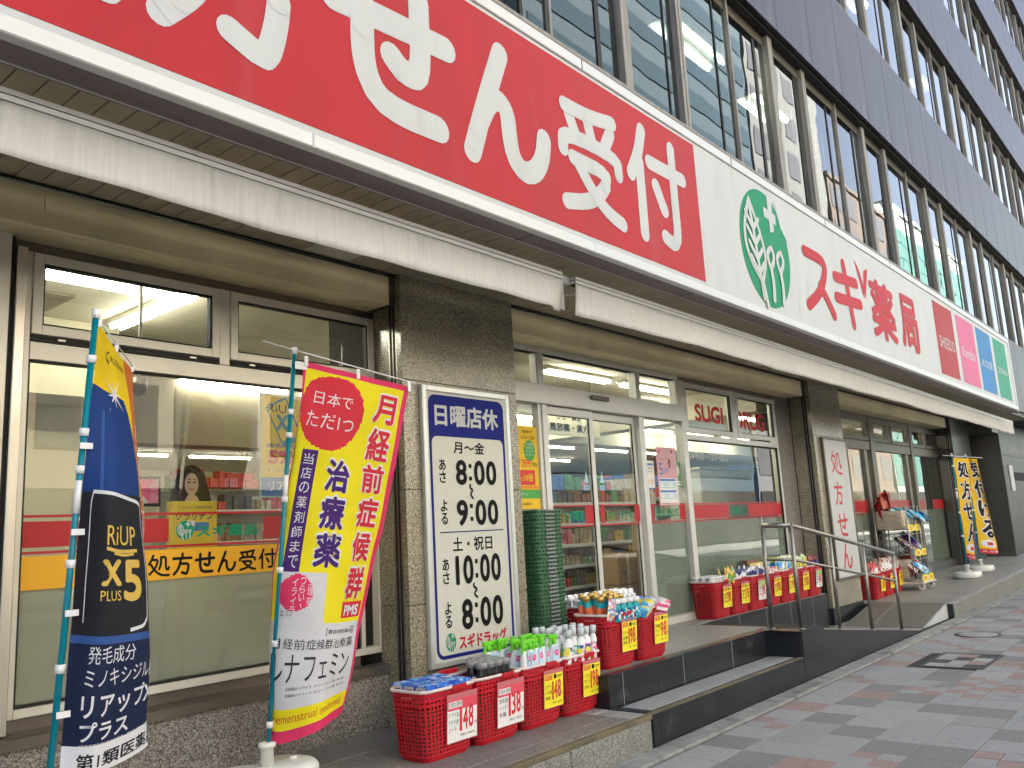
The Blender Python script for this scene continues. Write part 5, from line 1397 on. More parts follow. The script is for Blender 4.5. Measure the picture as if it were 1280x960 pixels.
def price_card(root, num, style, lines, x=.083, w_=None, h_=None, ztop=.315, rzc=0):
    w_ = w_ or (.245 if style == 'white_pink' else .20); h_ = h_ or (.235 if style == 'white_pink' else .21)
    # plane following the slope of the basket front
    sl_ = ((BD-.012-.25)/2)/BH
    yf = lambda z: -(.25/2+sl_*z)-.010
    P = lambda a, b, n=0: (x+(a-.5)*w_+rzc*(b-.5)*h_, yf(ztop-h_*(1-b))-.003-n, ztop-h_*(1-b))
    B = lambda k: (lambda a, b, n=0: P(a, b, n+.0006*k))
    top = 'pink' if style == 'white_pink' else 'green' if style == 'white_green' else None
    c = MB(); 
    v = [P(*q, -.002) for q in ((-.02, -.02), (1.02, -.02), (1.02, 1.13), (-.02, 1.13))]+[P(*q, 0) for q in ((-.02, -.02), (1.02, -.02), (1.02, 1.13), (-.02, 1.13))]
    c.add(v, [(3, 2, 1, 0), (4, 5, 6, 7), (0, 1, 5, 4), (1, 2, 6, 5), (2, 3, 7, 6), (3, 0, 4, 7)])
    card = obj('price_card', c, M['sleeve'], root, True)
    base = MB(); sheet(base, 0, 1, 0, 1, B(1)); obj('card_sheet', base, CM['yellow' if style == 'yellow' else 'white'], card, True)
    if top:
        k = MB(); sheet(k, 0, 1, .74, 1, B(2)); obj('header_strip', k, CM[top], card, True)
        k = MB(); sheet(k, .03, .48, .80, .95, B(3)); obj('header_label', k, CM['white'], card, True)
        k = MB(); txt(k, lines[0], (.05, .46, .815, .935), B(4), .0); obj('lettering', k, CM['ink'], card, True)
    else:
        k = MB(); sheet(k, .03, .42, .83, .97, B(3)); obj('header_label', k, CM['num'], card, True)
        k = MB(); txt(k, lines[0], (.05, .40, .85, .95), B(4), .0); obj('lettering', k, CM['yellow'], card, True)
        k = MB(); sheet(k, .50, .64, .84, .97, B(3)); sheet(k, .67, .95, .90, .925, B(3)); sheet(k, .67, .9, .86, .875, B(3)); txt(k, '税', (.52, .62, .865, .945), B(4)); obj('small_print', k, CM['ink'], card, True)
    k = MB(); sh = .0
    nx = 1.0-.30*1.0
    nn = len(num); x0 = .40 if nn == 3 else .42
    for i, d in enumerate(num):
        cw = (.90-x0)/(nn+(-.4 if num[0] == '1' else 0)); ww = cw*.5 if d == '1' else cw
        ox = x0+sum((cw*.6 if q == '1' else cw) for q in num[:i])
        txt(k, d, (ox, ox+ww*.86, .22+.015*i, .77+.02*i), B(4), .016)
    obj('price_number', k, CM['num'], card, True)
    k = MB()
    for i, s_ in enumerate(lines[1:4]): txt(k, s_, (.04, .36 if i < 2 else .3, .58-i*.17, .70-i*.17), B(4), .01)
    txt(k, '円', (.91, .98, .30, .37), B(4), .01); txt(k, '(税込 %d円)' % round(int(num)*1.08), (.42, .92, .09, .16), B(4)); obj('lettering', k, CM['ink'], card, True)
def basket(x, y, z, lab, num, style, lines, rz_=0, **kw):
    """x, y of the centre of the base"""
    r = dup(BPROTO, (x, y, z), rz_, lab)
    if num: price_card(r, num, style, lines, **kw)
    return r
def item(name, proto, x, y, z, rot=(0, 0, 0), scale=None):
    return dup(proto, (x, y, z), rot, scale=scale)
# --- product prototypes ------------------------------------------------------
pb = printmat('pack_blue', [(.03, .12, .55), (.02, .08, .42), (.03, .16, .6), (.3, .45, .75)], 22, .25); pgry = mat('pack_grey', (.45, .44, .43), .3); plas = mat('plastic_clear_white', (.6, .64, .66), .12, noise=(8, .05)); pcap = mat('cap_gold', (.55, .36, .1), .3, .5)
pgreen = mat('trigger_green', (.16, .62, .03), .3); pteal2 = mat('bottle_teal', (.0, .32, .36), .3); plwhite = mat('bottle_white', (.8, .8, .8), .3); plpink = mat('label_pink', (.85, .08, .28), .3); plyel = mat('label_yellow', (.75, .65, .08), .35)
pblk = mat('bottle_black', (.012, .012, .014), .15); pclear = mat('cap_smoke', (.25, .25, .26), .1); psil = mat('pouch_silver', (.55, .56, .6), .25, .5, noise=(12, .2)); porange = mat('label_orange', (.85, .2, .08), .3); pskyb = printmat('pack_skyblue', [(.08, .38, .8), (.1, .5, .8), (.06, .3, .7), (.7, .75, .8)], 15, .2); prose = printmat('pack_rose', [(.8, .12, .3), (.8, .3, .45), (.8, .12, .3), (.75, .7, .7)], 15, .2)
pgold = mat('can_gold', (.5, .38, .1), .3, .4); pbrown = mat('pack_brown', (.22, .11, .07), .4, noise=(14, .3)); pcard = mat('cardboard', (.36, .24, .13), .85, noise=(4, .08)); ppurple = printmat('pack_purple', [(.15, .06, .5), (.5, .1, .5), (.08, .06, .3), (.3, .4, .8)], 16, .2); pcyan = printmat('pack_cyan', [(.1, .5, .75), (.6, .75, .8), (.05, .25, .6), (.1, .5, .75)], 20, .15); pbeige = mat('pack_beige', (.6, .5, .38), .4, noise=(12, .2)); pnavy = mat('pack_navy', (.02, .03, .16), .3, noise=(9, .2))
def proto_box(name, lab, cat, w_, d, h, m_, band=None, sideface=None, group=None, s=''):
    t = thing(name, lab, cat, (0, 0, 0), 0, group)
    obj('carton', MB().bbox(-w_/2, w_/2, -d/2, d/2, 0, h, .003), m_, t, True)
    if band: obj('label', MB().box(-w_/2+.006, w_/2-.006, -d/2-.0012, -d/2+.001, h*.15, h*.55), band, t, True); obj('top_label', MB().lathe([(w_*.28, 0), (w_*.28, .0012), (0, .0012)], (0, 0, h), 12), band, t, True)
    if sideface: obj('side_label', MB().box(-w_/2-.0012, -w_/2+.001, -d/2+.01, d/2-.01, .01, h-.01), sideface, t, True); obj('side_mark', MB().box(-w_/2-.002, -w_/2-.0013, -d/4, d/4, h*.35, h*.65), M['ink'], t, True)
    if s: k = MB(); txt(k, s, (-w_*.4, w_*.4, h*.2, h*.5), plane(-d/2-.0016)); obj('lettering', k, CM['ink'], t, True)
    return t
def spray():
    t = thing('spray_bottle', 'white cleaning spray with bright green trigger in the red basket marked 148', 'spray bottle', (0, 0, 0), 0, 'green-topped spray bottles in the third basket')
    obj('bottle', MB().lathe([(.036, 0), (.04, .01), (.036, .10), (.02, .145), (.013, .155)], (0, 0, 0), 14, sy=.75), plwhite, t, True)
    obj('trigger', MB().lathe([(.016, .15), (.017, .185), (.010, .19)], (0, 0, 0), 10).bbox(-.045, .022, -.014, .014, .185, .215, .006).prism([(-.03, .188), (-.018, .188), (-.03, .14), (-.042, .14)], -.008, .008), pgreen, t, True)
    obj('label', MB().prism([(-.022+.0, .03), (.026, .03), (.03, .11), (.012, .15), (-.016, .135)], -.0325, -.031), mat('label_pale_blue', (.5, .68, .82), .3), t, True)
    obj('label_disc', MB().add([(.006+.017*math.cos(k*math.pi/8), -.0335, .10+.02*math.sin(k*math.pi/8)) for k in range(16)], [tuple(range(16))]), plpink, t, True)
    k = MB(); txt(k, '99%', (-.004, .016, .095, .106), plane(-.0342)); obj('lettering', k, plwhite, t, True)
    return t
def bottle(name, lab, group, body, cap, lab_m, h=.20, r=.034, cap_h=.05, neck=.018, lab2=None, cat='bottle'):
    t = thing(name, lab, cat, (0, 0, 0), 0, group)
    obj('body', MB().lathe([(r*.95, 0), (r, .008), (r, h*.68), (neck, h*.84), (neck, h*.86)], (0, 0, 0), 16, sy=.8), body, t, True)
    obj('cap', MB().lathe([(neck*1.25, h*.86), (neck*1.25, h*.86+cap_h), (neck*1.05, h*.86+cap_h+.004), (0, h*.86+cap_h+.004)], (0, 0, 0), 14), cap, t, True)
    if lab_m: obj('label', MB().lathe([(r*1.02, h*.12), (r*1.02, h*.60)], (0, 0, 0), 16, sy=.8, cap=False), lab_m, t, True)
    if lab2: obj('label_patch', MB().add([(r*.6*math.cos(k*math.pi/6), -r*.84, h*.36+r*.55*math.sin(k*math.pi/6)) for k in range(12)], [tuple(range(12))]), lab2, t, True)
    return t
def pouch(name, lab, group, m_, w_=.12, h=.16, lab_m=None, cat='packet', top=None):
    t = thing(name, lab, cat, (0, 0, 0), 0, group)
    v = []; f = []
    for j in range(6):
        z = h*j/5; d = .022*math.sin(math.pi*min(.95, (j+.6)/5.4))+.003
        for i in range(9):
            a = i/8; b = math.sin(math.pi*a)
            v.append((-w_/2+w_*a, -d*b*(1+.15*math.sin(j*2.1+i)), z))
        for i in range(9):
            a = 1-i/8; b = math.sin(math.pi*a)
            v.append((-w_/2+w_*a, d*b, z))
    for j in range(5):
        for i in range(18): a = j*18; f.append((a+i, a+(i+1) % 18, a+18+(i+1) % 18, a+18+i))
    obj('packet_body', MB().add(v, f, 0, True), m_, t, True)
    if lab_m: obj('label', MB().box(-w_*.3, w_*.3, -.0265, -.0245, h*.25, h*.7), lab_m, t, True)
    if top: obj('top_seal', MB().box(-w_/2, w_/2, -.003, .003, h-.004, h+.018), top, t, True)
    return t
B1 = (3.645, 3.80); base1 = 3.66+.135
protos = []
def use(p): protos.append(p); return p
RZ = lambda d: R(d)
rg_ = random.Random(5)
xs4 = [3.655, 4.09, 4.525, 4.96]
basket(xs4[0], 3.785, L1, 'red basket of blue cartons with pink and white 148 card, nearest the left window', '148', 'white_pink', ['日替お買得', 'ドライ&', 'ドライUP', 'シート'])
basket(xs4[1], 3.785, L1, 'red basket of black bottles with pink and white 138 card by the hours board', '138', 'white_pink', ['日替お買得', '育毛剤', 'シャンプー', '各種'])
basket(xs4[2], 3.785, L1, 'red basket of green-topped sprays with yellow 148 card', '148', 'yellow', ['期間限定', 'カビキラー', 'バス用', '本体'])
basket(xs4[3], 3.785, L1, 'red basket of clear-capped bottles with yellow 198 card at the step corner', '198', 'yellow', ['期間限定', 'ソフラン', 'アロマリッチ', '本体'])
basket(5.50, 3.80, L2, 'red basket of teal and white bottles with yellow 198 card on the landing', '198', 'yellow', ['期間限定', 'アリエール', '詰替', '各種'])
basket(5.945, 3.79, L2, 'red basket of blue and pink packs with yellow 98 card on the landing', '98', 'yellow', ['期間限定', '除菌', 'ウェット', 'シート'])
basket(6.02, 4.36, L2, 'red basket of silver pouches behind the landing baskets, left one', None, None, None)
basket(6.47, 4.36, L2, 'red basket of silver pouches behind the landing baskets, right one', None, None, None)
# cartons in the first basket
zb = L1+BH-.055
for i in range(4):
    for j in range(3):
        x = xs4[0]-.135+i*.092; y = 3.70+j*.098
        p = proto_box('blue_carton', 'small blue carton with grey end faces in the first red basket', 'carton', .088, .094, .075, pb, prose if (i+j) % 2 else pskyb, pgry, 'blue cartons in the first basket') if (i, j) == (0, 0) else None
        if p: bc = p; bc.location = (x, y, zb); bc.rotation_euler = (0, 0, R(3))
        else: dup(bc, (x, y, zb+rg_.uniform(-.004, .004)), R(rg_.uniform(-5, 5)))
yel = MB()
# black bottles
bl0 = use(bottle('black_bottle', 'squat black bottle with smoky clear cap in the second basket', 'black bottles in the second basket', pblk, pclear, None, h=.16, r=.038, cap_h=.035, neck=.030, lab2=None))
obj('label', MB().box(-.012, .012, -.0325, -.031, .05, .09), plwhite, bl0, True)
pts = [(xs4[1]-.10+.07*i+.01*j, 3.70+.085*j) for j in range(3) for i in range(4)]
for k, (x, y) in enumerate(pts):
    if k in (8,): continue
    o = bl0 if k == 0 else dup(bl0)
    o.location = (x, y, L1+BH-.10); o.rotation_euler = (0, 0, R(rg_.uniform(-30, 30)))
rc = thing('red_clip', 'red plastic handle lying across the back of the second basket', 'handle', (3.93, 3.92, L1+BH)); obj('grip', MB().bbox(3.86, 4.02, 3.93, 3.95, L1+BH+.0, L1+BH+.03, .006), M['basket'], rc)
sp = spray()
k = 0
for j in range(3):
    for i in range(5):
        o = sp if k == 0 else dup(sp); k += 1
        o.location = (xs4[2]-.155+.077*i+rg_.uniform(-.01, .01), 3.68+.10*j+rg_.uniform(-.01, .01), L1+BH-.055); o.rotation_euler = (R(rg_.uniform(-5, 5)), R(rg_.uniform(-9, 9)), R(rg_.uniform(-30, 25)))
for q in range(3): o = dup(sp, (xs4[2]-.24+.07*q, 3.90, L1+BH-.06), R(-20))
ca = bottle('refill_bottle', 'white softener bottle with clear cap and teal label in the fourth basket', 'clear-capped bottles in the fourth basket', plwhite, plas, None, h=.20, cap_h=.05, lab2=plyel)
obj('label', MB().lathe([(.0348, .05), (.0348, .112)], (0, 0, 0), 16, sy=.8, cap=False), printmat('label_softener_teal', [(.0, .4, .38), (.75, .76, .72), (.75, .68, .12), (.7, .74, .74), (.05, .08, .3)], 42), ca, True)
cb = bottle('refill_bottle', 'white softener bottle with clear cap and pink label in the fourth basket', 'pink-labelled clear-capped bottles in the fourth basket', plwhite, plas, None, h=.20, cap_h=.05, lab2=plyel)
obj('label', MB().lathe([(.0348, .05), (.0348, .112)], (0, 0, 0), 16, sy=.8, cap=False), printmat('label_softener_pink', [(.8, .08, .28), (.78, .7, .72), (.75, .68, .12), (.8, .4, .5), (.05, .08, .3)], 42), cb, True)
k = 0; kk = 0
for j in range(4):
    for i in range(5):
        pk_ = i >= 3 and j < 3
        o = (cb if kk == 0 else dup(cb)) if pk_ else (ca if k == 0 else dup(ca))
        if pk_: kk += 1
        else: k += 1
        o.location = (xs4[3]-.16+.078*i, 3.665+.082*j, L1+BH-.05); o.rotation_euler = (R(rg_.uniform(-7, 7)), R(rg_.uniform(-9, 9)), R(rg_.uniform(-60, 60))); o.location.z += rg_.uniform(-.018, .012)
# landing basket: teal jars and gold caps
tj = bottle('teal_bottle', 'teal detergent bottle with wide white cap in the landing basket', 'teal bottles in the landing basket', pteal2, plwhite, printmat('label_detergent', [(.0, .3, .34), (.0, .35, .4), (.7, .75, .75), (.02, .06, .25)], 40), h=.15, r=.042, cap_h=.03, neck=.030)
tg = bottle('gold_cap_bottle', 'detergent bottle with gold cap and orange label in the landing basket', 'gold-capped bottles in the landing basket', pteal2, pcap, porange, h=.16, r=.034, cap_h=.035, neck=.02)
k = 0
for i in range(4):
    o = tj if k == 0 else dup(tj); k += 1; o.location = (5.455+.088*i, 3.67, L2+BH-.07); o.rotation_euler = (0, 0, R(rg_.uniform(-10, 10)))
k = 0
for j in range(3):
    for i in range(6):
        o = tg if k == 0 else dup(tg); k += 1
        o.location = (5.36+.066*i, 3.755+.075*j, L2+BH-.06+.012*j); o.rotation_euler = (R(rg_.uniform(-8, 8)), R(rg_.uniform(-12, 12)), R(rg_.uniform(-30, 30)))
bag = pouch('printed_bag', 'pink and blue patterned bag at the left of the landing basket', None, printmat('bag_print', [(.7, .1, .35), (.1, .3, .6), (.75, .6, .2), (.7, .7, .75)], 60), .13, .16)
bag.location = (5.365, 3.66, L2+BH-.05); bag.rotation_euler = (R(10), 0, R(8))
pa = proto_box('wipes_pack', 'glossy blue wipes pack with yellow spot in the 98 basket', 'pack', .15, .08, .06, pskyb, plyel, None, 'blue wipes packs in the 98 basket')
pc = proto_box('wipes_pack', 'glossy pink wipes pack with white edge in the 98 basket', 'pack', .15, .08, .06, prose, plwhite, None, 'pink wipes packs in the 98 basket')
for k in range(6):
    o = pa if k == 0 else dup(pa); o.location = (5.83+.05*(k % 2), 3.66+.075*(k//2)+.0, L2+BH-.045+.035*(k % 2)); o.rotation_euler = (R(20), R(-15), R(10+8*(k % 3)))
for k in range(6):
    o = pc if k == 0 else dup(pc); o.location = (6.03+.05*(k % 2), 3.66+.075*(k//2), L2+BH-.04+.03*(k % 2)); o.rotation_euler = (R(15), R(12), R(-5+6*(k % 3)))
sv = pouch('silver_pouch', 'silver refill pouch standing in the baskets behind the landing', 'silver refill pouches behind the landing', psil, .075, .15, plwhite)
k = 0
for bx in (6.02, 6.47):
    for j in range(3):
        for i in range(5):
            o = sv if k == 0 else dup(sv); k += 1
            o.location = (bx-.16+.08*i, 4.27+.08*j, L2+BH-.07); o.rotation_euler = (R(-6), 0, R(rg_.uniform(-8, 8)))
# --- row of baskets by the window beyond the entrance --------------------------
fx = [8.62+.44*i for i in range(7)]
data = [('398', 'yellow', 'red basket of white and blue jars with yellow 398 card, nearest of the window row'), ('278', 'yellow', 'red basket of dark blue packs with yellow 278 card, second of the window row'),
        ('298', 'white_green', 'red basket of striped packs with green-headed 298 card, third of the window row'), ('198', 'yellow', 'red basket under the gold display box with yellow 198 card, fourth of the window row'),
        ('98', 'yellow', 'red basket of yellow snack bags with yellow 98 card, fifth of the window row'), ('138', 'yellow', 'red basket of pale green snack bags with yellow 138 card, sixth of the window row'),
        ('448', 'white_green', 'red basket of dark red packs with green-headed 448 card, last of the window row')]
for (n, st_, lb), x in zip(data, fx): basket(x, 4.545, L2, lb, n, st_, ['期間限定', '徳用', 'お菓子', '各種'])
jar = bottle('white_jar', 'small white jar with blue and yellow label in the nearest window-row basket', 'white jars in the window row', plwhite, plwhite, pnavy, h=.075, r=.042, cap_h=.018, neck=.036, lab2=plyel, cat='jar')
k = 0
for j in range(3):
    for i in range(5): o = jar if k == 0 else dup(jar); k += 1; o.location = (fx[0]-.16+.088*i, 4.45+.085*j, L2+BH-.045); o.rotation_euler = (0, 0, R(rg_.uniform(0, 90)))
def fill(bx, by, z, proto, n, lean=35, zz=.02, spread=.16, dy=.09, rows=2, sc_=1):
    for k in range(n):
        o = proto if not proto.get('used') else dup(proto)
        proto['used'] = 1
        if 'used' in o: pass
        o.location = (bx-spread+2*spread*(k % (n//rows))/max(1, n//rows-1)+rg_.uniform(-.01, .01), by-.09+dy*2*(k//(n//rows))/max(1, rows), z+BH-.09+zz+rg_.uniform(-.01, .02))
        o.rotation_euler = (R(rg_.uniform(-12, 5)), R(lean+rg_.uniform(-10, 10)), R(rg_.uniform(-15, 15)))
fl = [pouch('yellow_packet', 'orange and yellow packet sticking out of the window row', 'yellow packets between the window-row baskets', printmat('packet_orange', [(.8, .4, .04), (.8, .55, .05), (.15, .4, .1), (.8, .4, .04)], 22), .13, .17, pgr, top=plyel),
      pouch('navy_packet', 'dark blue packet leaning in the window row', 'navy packets in the window row', pnavy, .12, .17, plwhite),
      pouch('striped_packet', 'white and navy striped packet leaning in the window row', 'striped packets in the window row', printmat('packet_stripe', [(.7, .7, .72), (.05, .06, .2), (.7, .7, .72), (.4, .4, .5)], 30), .12, .17, pnavy),
      pouch('snack_bag', 'yellow and blue snack bag in the window row', 'yellow snack bags in the window row', printmat('snack_yellow', [(.75, .62, .08), (.08, .35, .6), (.75, .7, .45), (.7, .55, .1)], 20), .15, .18, pskyb),
      pouch('snack_bag', 'pale green and cream snack bag in the window row', 'green snack bags in the window row', printmat('snack_green', [(.6, .66, .4), (.2, .45, .2), (.7, .68, .5), (.6, .6, .15)], 20), .15, .18, plyel),
      pouch('dark_red_bag', 'dark red and black snack bag in the last window-row basket', 'dark red bags in the window row', printmat('snack_darkred', [(.3, .02, .02), (.04, .02, .03), (.5, .1, .05), (.15, .02, .02)], 22), .15, .17, pnavy),
      pouch('small_red_packet', 'small red and white packet in the window row', 'small red packets in the window row', printmat('packet_redwhite', [(.6, .06, .1), (.7, .66, .64), (.6, .06, .1), (.25, .1, .3)], 34), .09, .12, plwhite)]
fill(fx[0]+.2, 4.5, L2, fl[0], 4, 40, .03, .06); fill(fx[1], 4.545, L2, fl[1], 10, 40, .02); fill(fx[2], 4.545, L2, fl[2], 12, 40, .02); fill(fx[3], 4.545, L2, fl[6], 12, 20, .02)
fill(fx[4], 4.545, L2, fl[3], 8, 15, .05); fill(fx[5], 4.545, L2, fl[4], 8, 12, .05); fill(fx[6], 4.545, L2, fl[5], 8, 25, .03)
gb_ = thing('display_box', 'brown and gold display box standing over the window-row baskets', 'display box', (fx[3]-.1, 4.60, L2+BH))
obj('carton', MB().bbox(fx[3]-.28, fx[3]+.08, 4.58, 4.66, L2+BH-.02, L2+BH+.15, .004), pbrown, gb_)
for i in range(6): obj('gold_can', MB().lathe([(.022, 0), (.024, .01), (.024, .09), (.018, .10)], (fx[3]-.25+.06*i, 4.565, L2+BH+.02), 10), pgold, gb_)
# --- three baskets beside the wire cart -----------------------------------------
for i, (n, lb) in enumerate((('158', 'red basket of red packets with yellow card left of the wire cart'), ('128', 'red basket of brown packets with yellow card, middle of three by the cart'), ('98', 'red basket of pale packets with yellow card, nearest the wire cart'))):
    basket(13.42+.45*i, 4.42, z3(13.4+.45*i)+.002, lb, n, 'yellow', ['期間限定', 'お徳用', 'おやつ', '各種'])
q1 = pouch('red_packet', 'bright red packet slanting in the first basket by the cart', 'red packets beside the cart', printmat('packet_red', [(.6, .03, .03), (.7, .2, .15), (.6, .03, .03), (.7, .65, .6)], 18), .14, .2, plwhite)
q2 = pouch('brown_packet', 'brown and white snack packet piled in the basket by the cart', 'brown packets beside the cart', printmat('packet_brown', [(.4, .2, .12), (.62, .55, .5), (.3, .08, .05), (.62, .55, .5)], 26), .15, .19, plwhite)
fill(13.42, 4.42, z3(13.4), q1, 6, 35, .03); fill(13.87, 4.42, z3(13.9), q2, 12, 30, .06); fill(14.32, 4.42, z3(14.3), q2, 8, 25, .05)
for o in list(bpy.data.objects):
    if 'used' in o.keys(): del o['used']
for o in list(BPROTO.children): bpy.data.objects.remove(o)
bpy.data.objects.remove(BPROTO)

# ------------------------------------------------------------------ stack of green shopping baskets on a dolly
gstack = mat('shop_basket_green', (.06, .145, .08), .4, noise=(3, .1)); ggrey = mat('basket_handle_grey', (.24, .25, .25), .45); gwire = mat('dolly_black', (.02, .02, .02), .4)
SX, SYY = 5.53, 4.43
dl = thing('basket_dolly', 'low black wheeled dolly under the stack of green baskets', 'dolly', (SX, SYY, L2))
mb = MB()
mb.tube([(SX-.18, SYY-.13, L2+.12), (SX+.18, SYY-.13, L2+.12), (SX+.18, SYY+.13, L2+.12), (SX-.18, SYY+.13, L2+.12), (SX-.18, SYY-.13, L2+.12)], .012, 8)
obj('frame', mb, gwire, dl)
for a in (-.15, .15):
    for b in (-.10, .10):
        obj('caster', MB().tube([(SX+a, SYY+b-.012, L2+.035), (SX+a, SYY+b+.012, L2+.035)], .034, 14), gwire, dl); obj('fork', MB().tube([(SX+a, SYY+b, L2+.06), (SX+a, SYY+b, L2+.12)], .01, 8), gwire, dl)
def gbasket():
    t = thing('shopping_basket', 'x', 'shopping basket', (0, 0, 0), 0, 'green shopping baskets nested in one tall stack')
    m1 = MB()
    N = 48; top = rr_pts(.36, .26, .028, N)
    prof = [(1.0, .0), (1.0, -.012), (.985, -.016), (.965, -.03)]
    vs = []
    for s_, z in ((.90, -.03), (.935, -.012), (1.0, -.009), (1.0, 0), (.975, .0015), (.93, -.004)):
        vs += [(x*s_, y*s_, z) for x, y in top]
    fs = [(k*N+i, k*N+(i+1) % N, (k+1)*N+(i+1) % N, (k+1)*N+i) for k in range(5) for i in range(N)]
    m1.add(vs, fs)
    for i in range(0, N, 2):
        x, y = top[i]; m1.box(x*.965-.004, x*.965+.004, y*.965-.004, y*.965+.004, -.026, -.009)
    obj('rim', m1, gstack, t, True)
    m2 = MB(); m2.bbox(-.06, .05, -.26/2-.010, -.26/2+.004, -.014, .003, .003)
    obj('handle', m2, ggrey, t, True)
    return t
g0 = gbasket(); NB = 35; ztop = .17
for i in range(NB):
    o = g0 if i == 0 else dup(g0)
    o.location = (SX+.004*(-1)**i+rg_.uniform(-.004, .004), SYY-.0+rg_.uniform(-.004, .004), ztop-.0308*i)
    if ztop-.0308*i < L2+.16: o.location.z = L2+.16
    o.rotation_euler = (0, 0, R(rg_.uniform(-1.2, 1.2)))
    o['label'] = 'uppermost green shopping basket of the stack by the stone pillar' if i == 0 else 'lowest green shopping basket of the stack, resting on the black dolly' if i == NB-1 else 'green shopping basket nested below the top of the tall stack by the pillar'

# ------------------------------------------------------------------ wire display cart
CX0, CX1, CY0, CY1 = 14.5, 15.15, 4.0, 4.6
zc = z3(14.8)
ct = thing('wire_cart', 'three-tier wire display cart on casters loaded with snack bags', 'display cart', (14.8, 4.3, zc))
wr = mat('cart_wire', (.42, .40, .36), .35, .7)
def wirebox(x0, x1, y0, y1, z0, z1, nx, nz, name):
    mb = MB()
    for z in (z0, z1): mb.tube([(x0, y0, z), (x1, y0, z), (x1, y1, z), (x0, y1, z), (x0, y0, z)], .005, 5)
    for i in range(nx+1):
        x = x0+(x1-x0)*i/nx; mb.tube([(x, y1, z1), (x, y1, z0), (x, y0, z0), (x, y0, z0+(z1-z0)*.55)], .0028, 4)
    ny = nx
    for i in range(ny+1):
        y = y0+(y1-y0)*i/ny
        for x in (x0, x1): mb.tube([(x, y, z0), (x, y, z1-(z1-z0)*.45*(1-i/ny))], .0028, 4)
    for k in range(1, nz):
        z = z0+(z1-z0)*k/nz; mb.tube([(x0, y0+.1, z), (x0, y1, z), (x1, y1, z), (x1, y0+.1, z)], .0028, 4)
    obj(name, mb, wr, ct)
for k, (z0, z1) in enumerate(((zc+.16, zc+.48), (zc+.55, zc+.87), (zc+.94, zc+1.30))):
    wirebox(CX0, CX1, CY0+.06*k, CY1, z0, z1, 12, 3, 'wire_basket')
    obj('price_rail', MB().box(CX0, CX1, CY0+.06*k-.012, CY0+.06*k-.006, z0-.02, z0+.05), M['frame'], ct)
    for i in range(2):
        x = CX0+.05+i*.33
        c = obj('price_ticket', MB().box(x, x+.24, CY0+.06*k-.018, CY0+.06*k-.013, z0-.03, z0+.075), CM['yellow'], ct)
        mb = MB(); txt(mb, ('198', '98', '298', '138', '158', '178')[k*2+i], (x+.05, x+.2, z0-.015, z0+.05), plane(CY0+.06*k-.0185), .02); obj('price_number', mb, CM['num'], c)
for x in (CX0, CX1):
    for y in (CY0+.1, CY1): obj('upright', MB().tube([(x, y, zc+.1), (x, y, zc+1.32)], .011, 8), wr, ct)
obj('base_tray', MB().bbox(CX0-.02, CX1+.02, CY0-.04, CY1+.02, zc+.10, zc+.13, .006), M['frame'], ct)
for x in (CX0+.06, CX1-.06):
    for y in (CY0+.02, CY1-.06):
        cw_ = obj('caster', MB().tube([(x-.014, y, zc+.05), (x+.014, y, zc+.05)], .05, 16), M['tank'], ct)
        obj('caster_fork', MB().box(x-.022, x-.016, y-.02, y+.02, zc+.04, zc+.11).box(x+.016, x+.022, y-.02, y+.02, zc+.04, zc+.11), wr, cw_)
cols = [('snack_bag', 'red foil snack bag on the upper back tier of the wire cart', printmat('foil_red', [(.45, .02, .02), (.2, .02, .02), (.5, .1, .06)], 20, .2), 'red snack bags on the cart'),
        ('snack_bag', 'pale blue and white snack bag on the wire cart top tier', pcyan, 'blue snack bags on the cart'), ('snack_bag', 'purple and pink foil snack bag on the middle tier of the cart', ppurple, 'purple snack bags on the cart'),
        ('snack_bag', 'white and brown snack bag on the wire cart', printmat('foil_white', [(.62, .58, .54), (.35, .15, .1), (.62, .58, .54), (.1, .1, .3)], 24, .25), 'white snack bags on the cart'), ('tan_carton', 'tan carton stacked behind the wire on the cart', pbeige, 'tan cartons on the cart')]
pro = [pouch(n, l, g, m_, .17, .2, plwhite if i == 2 else None) for i, (n, l, m_, g) in enumerate(cols[:4])]
usedp = set()
def put(i, x, y, z, rot, s=1.4):
    o = pro[i] if i not in usedp else dup(pro[i]); usedp.add(i); o.location = (x, y, z); o.rotation_euler = rot; o.scale = (s, s, s)
for k in range(8): put(0, CX0+.1+.1*(k % 3), CY1-.08-.06*(k//3), zc+1.10+.03*k, (R(-10), R(rg_.uniform(-20, 20)), R(rg_.uniform(-30, 30))))
for k in range(12): put(1, CX0+.25+.07*k*.8, CY0+.26-.03*k+.08*(k % 2), zc+1.16-.01*k, (R(-50), R(rg_.uniform(-20, 20)), R(rg_.uniform(-30, 30))))
for k in range(4): put(0, CX0+.2+.1*k, CY0+.34, zc+.96, (R(-40), R(10), R(rg_.uniform(-20, 20))))
for k in range(9): put(3, CX0+.08+.05*k, CY0+.12+.06*(k % 2), zc+.62, (R(-45), R(rg_.uniform(-20, 20)), R(rg_.uniform(-30, 30))))
for k in range(8): put(2, CX0+.36+.035*k, CY0+.10+.05*(k % 2), zc+.70-.02*k, (R(-45), R(rg_.uniform(-20, 20)), R(rg_.uniform(-30, 30))))
for k in range(9): put(3 if k % 2 else 0, CX0+.08+.05*k, CY0+.10+.07*(k % 3), zc+.22+.02*k, (R(-40), R(rg_.uniform(-30, 30)), R(rg_.uniform(-40, 40))))
for k in range(8): put(2 if k % 2 else 1, CX0+.36+.035*k, CY0+.04+.05*(k % 2), zc+.30-.01*k, (R(-50), R(rg_.uniform(-20, 20)), R(rg_.uniform(-30, 30))))
tc0 = proto_box('tan_carton', 'tan carton packed behind the wire of the cart', 'carton', .15, .2, .07, pbeige, None, None, 'tan cartons on the cart')
first = True
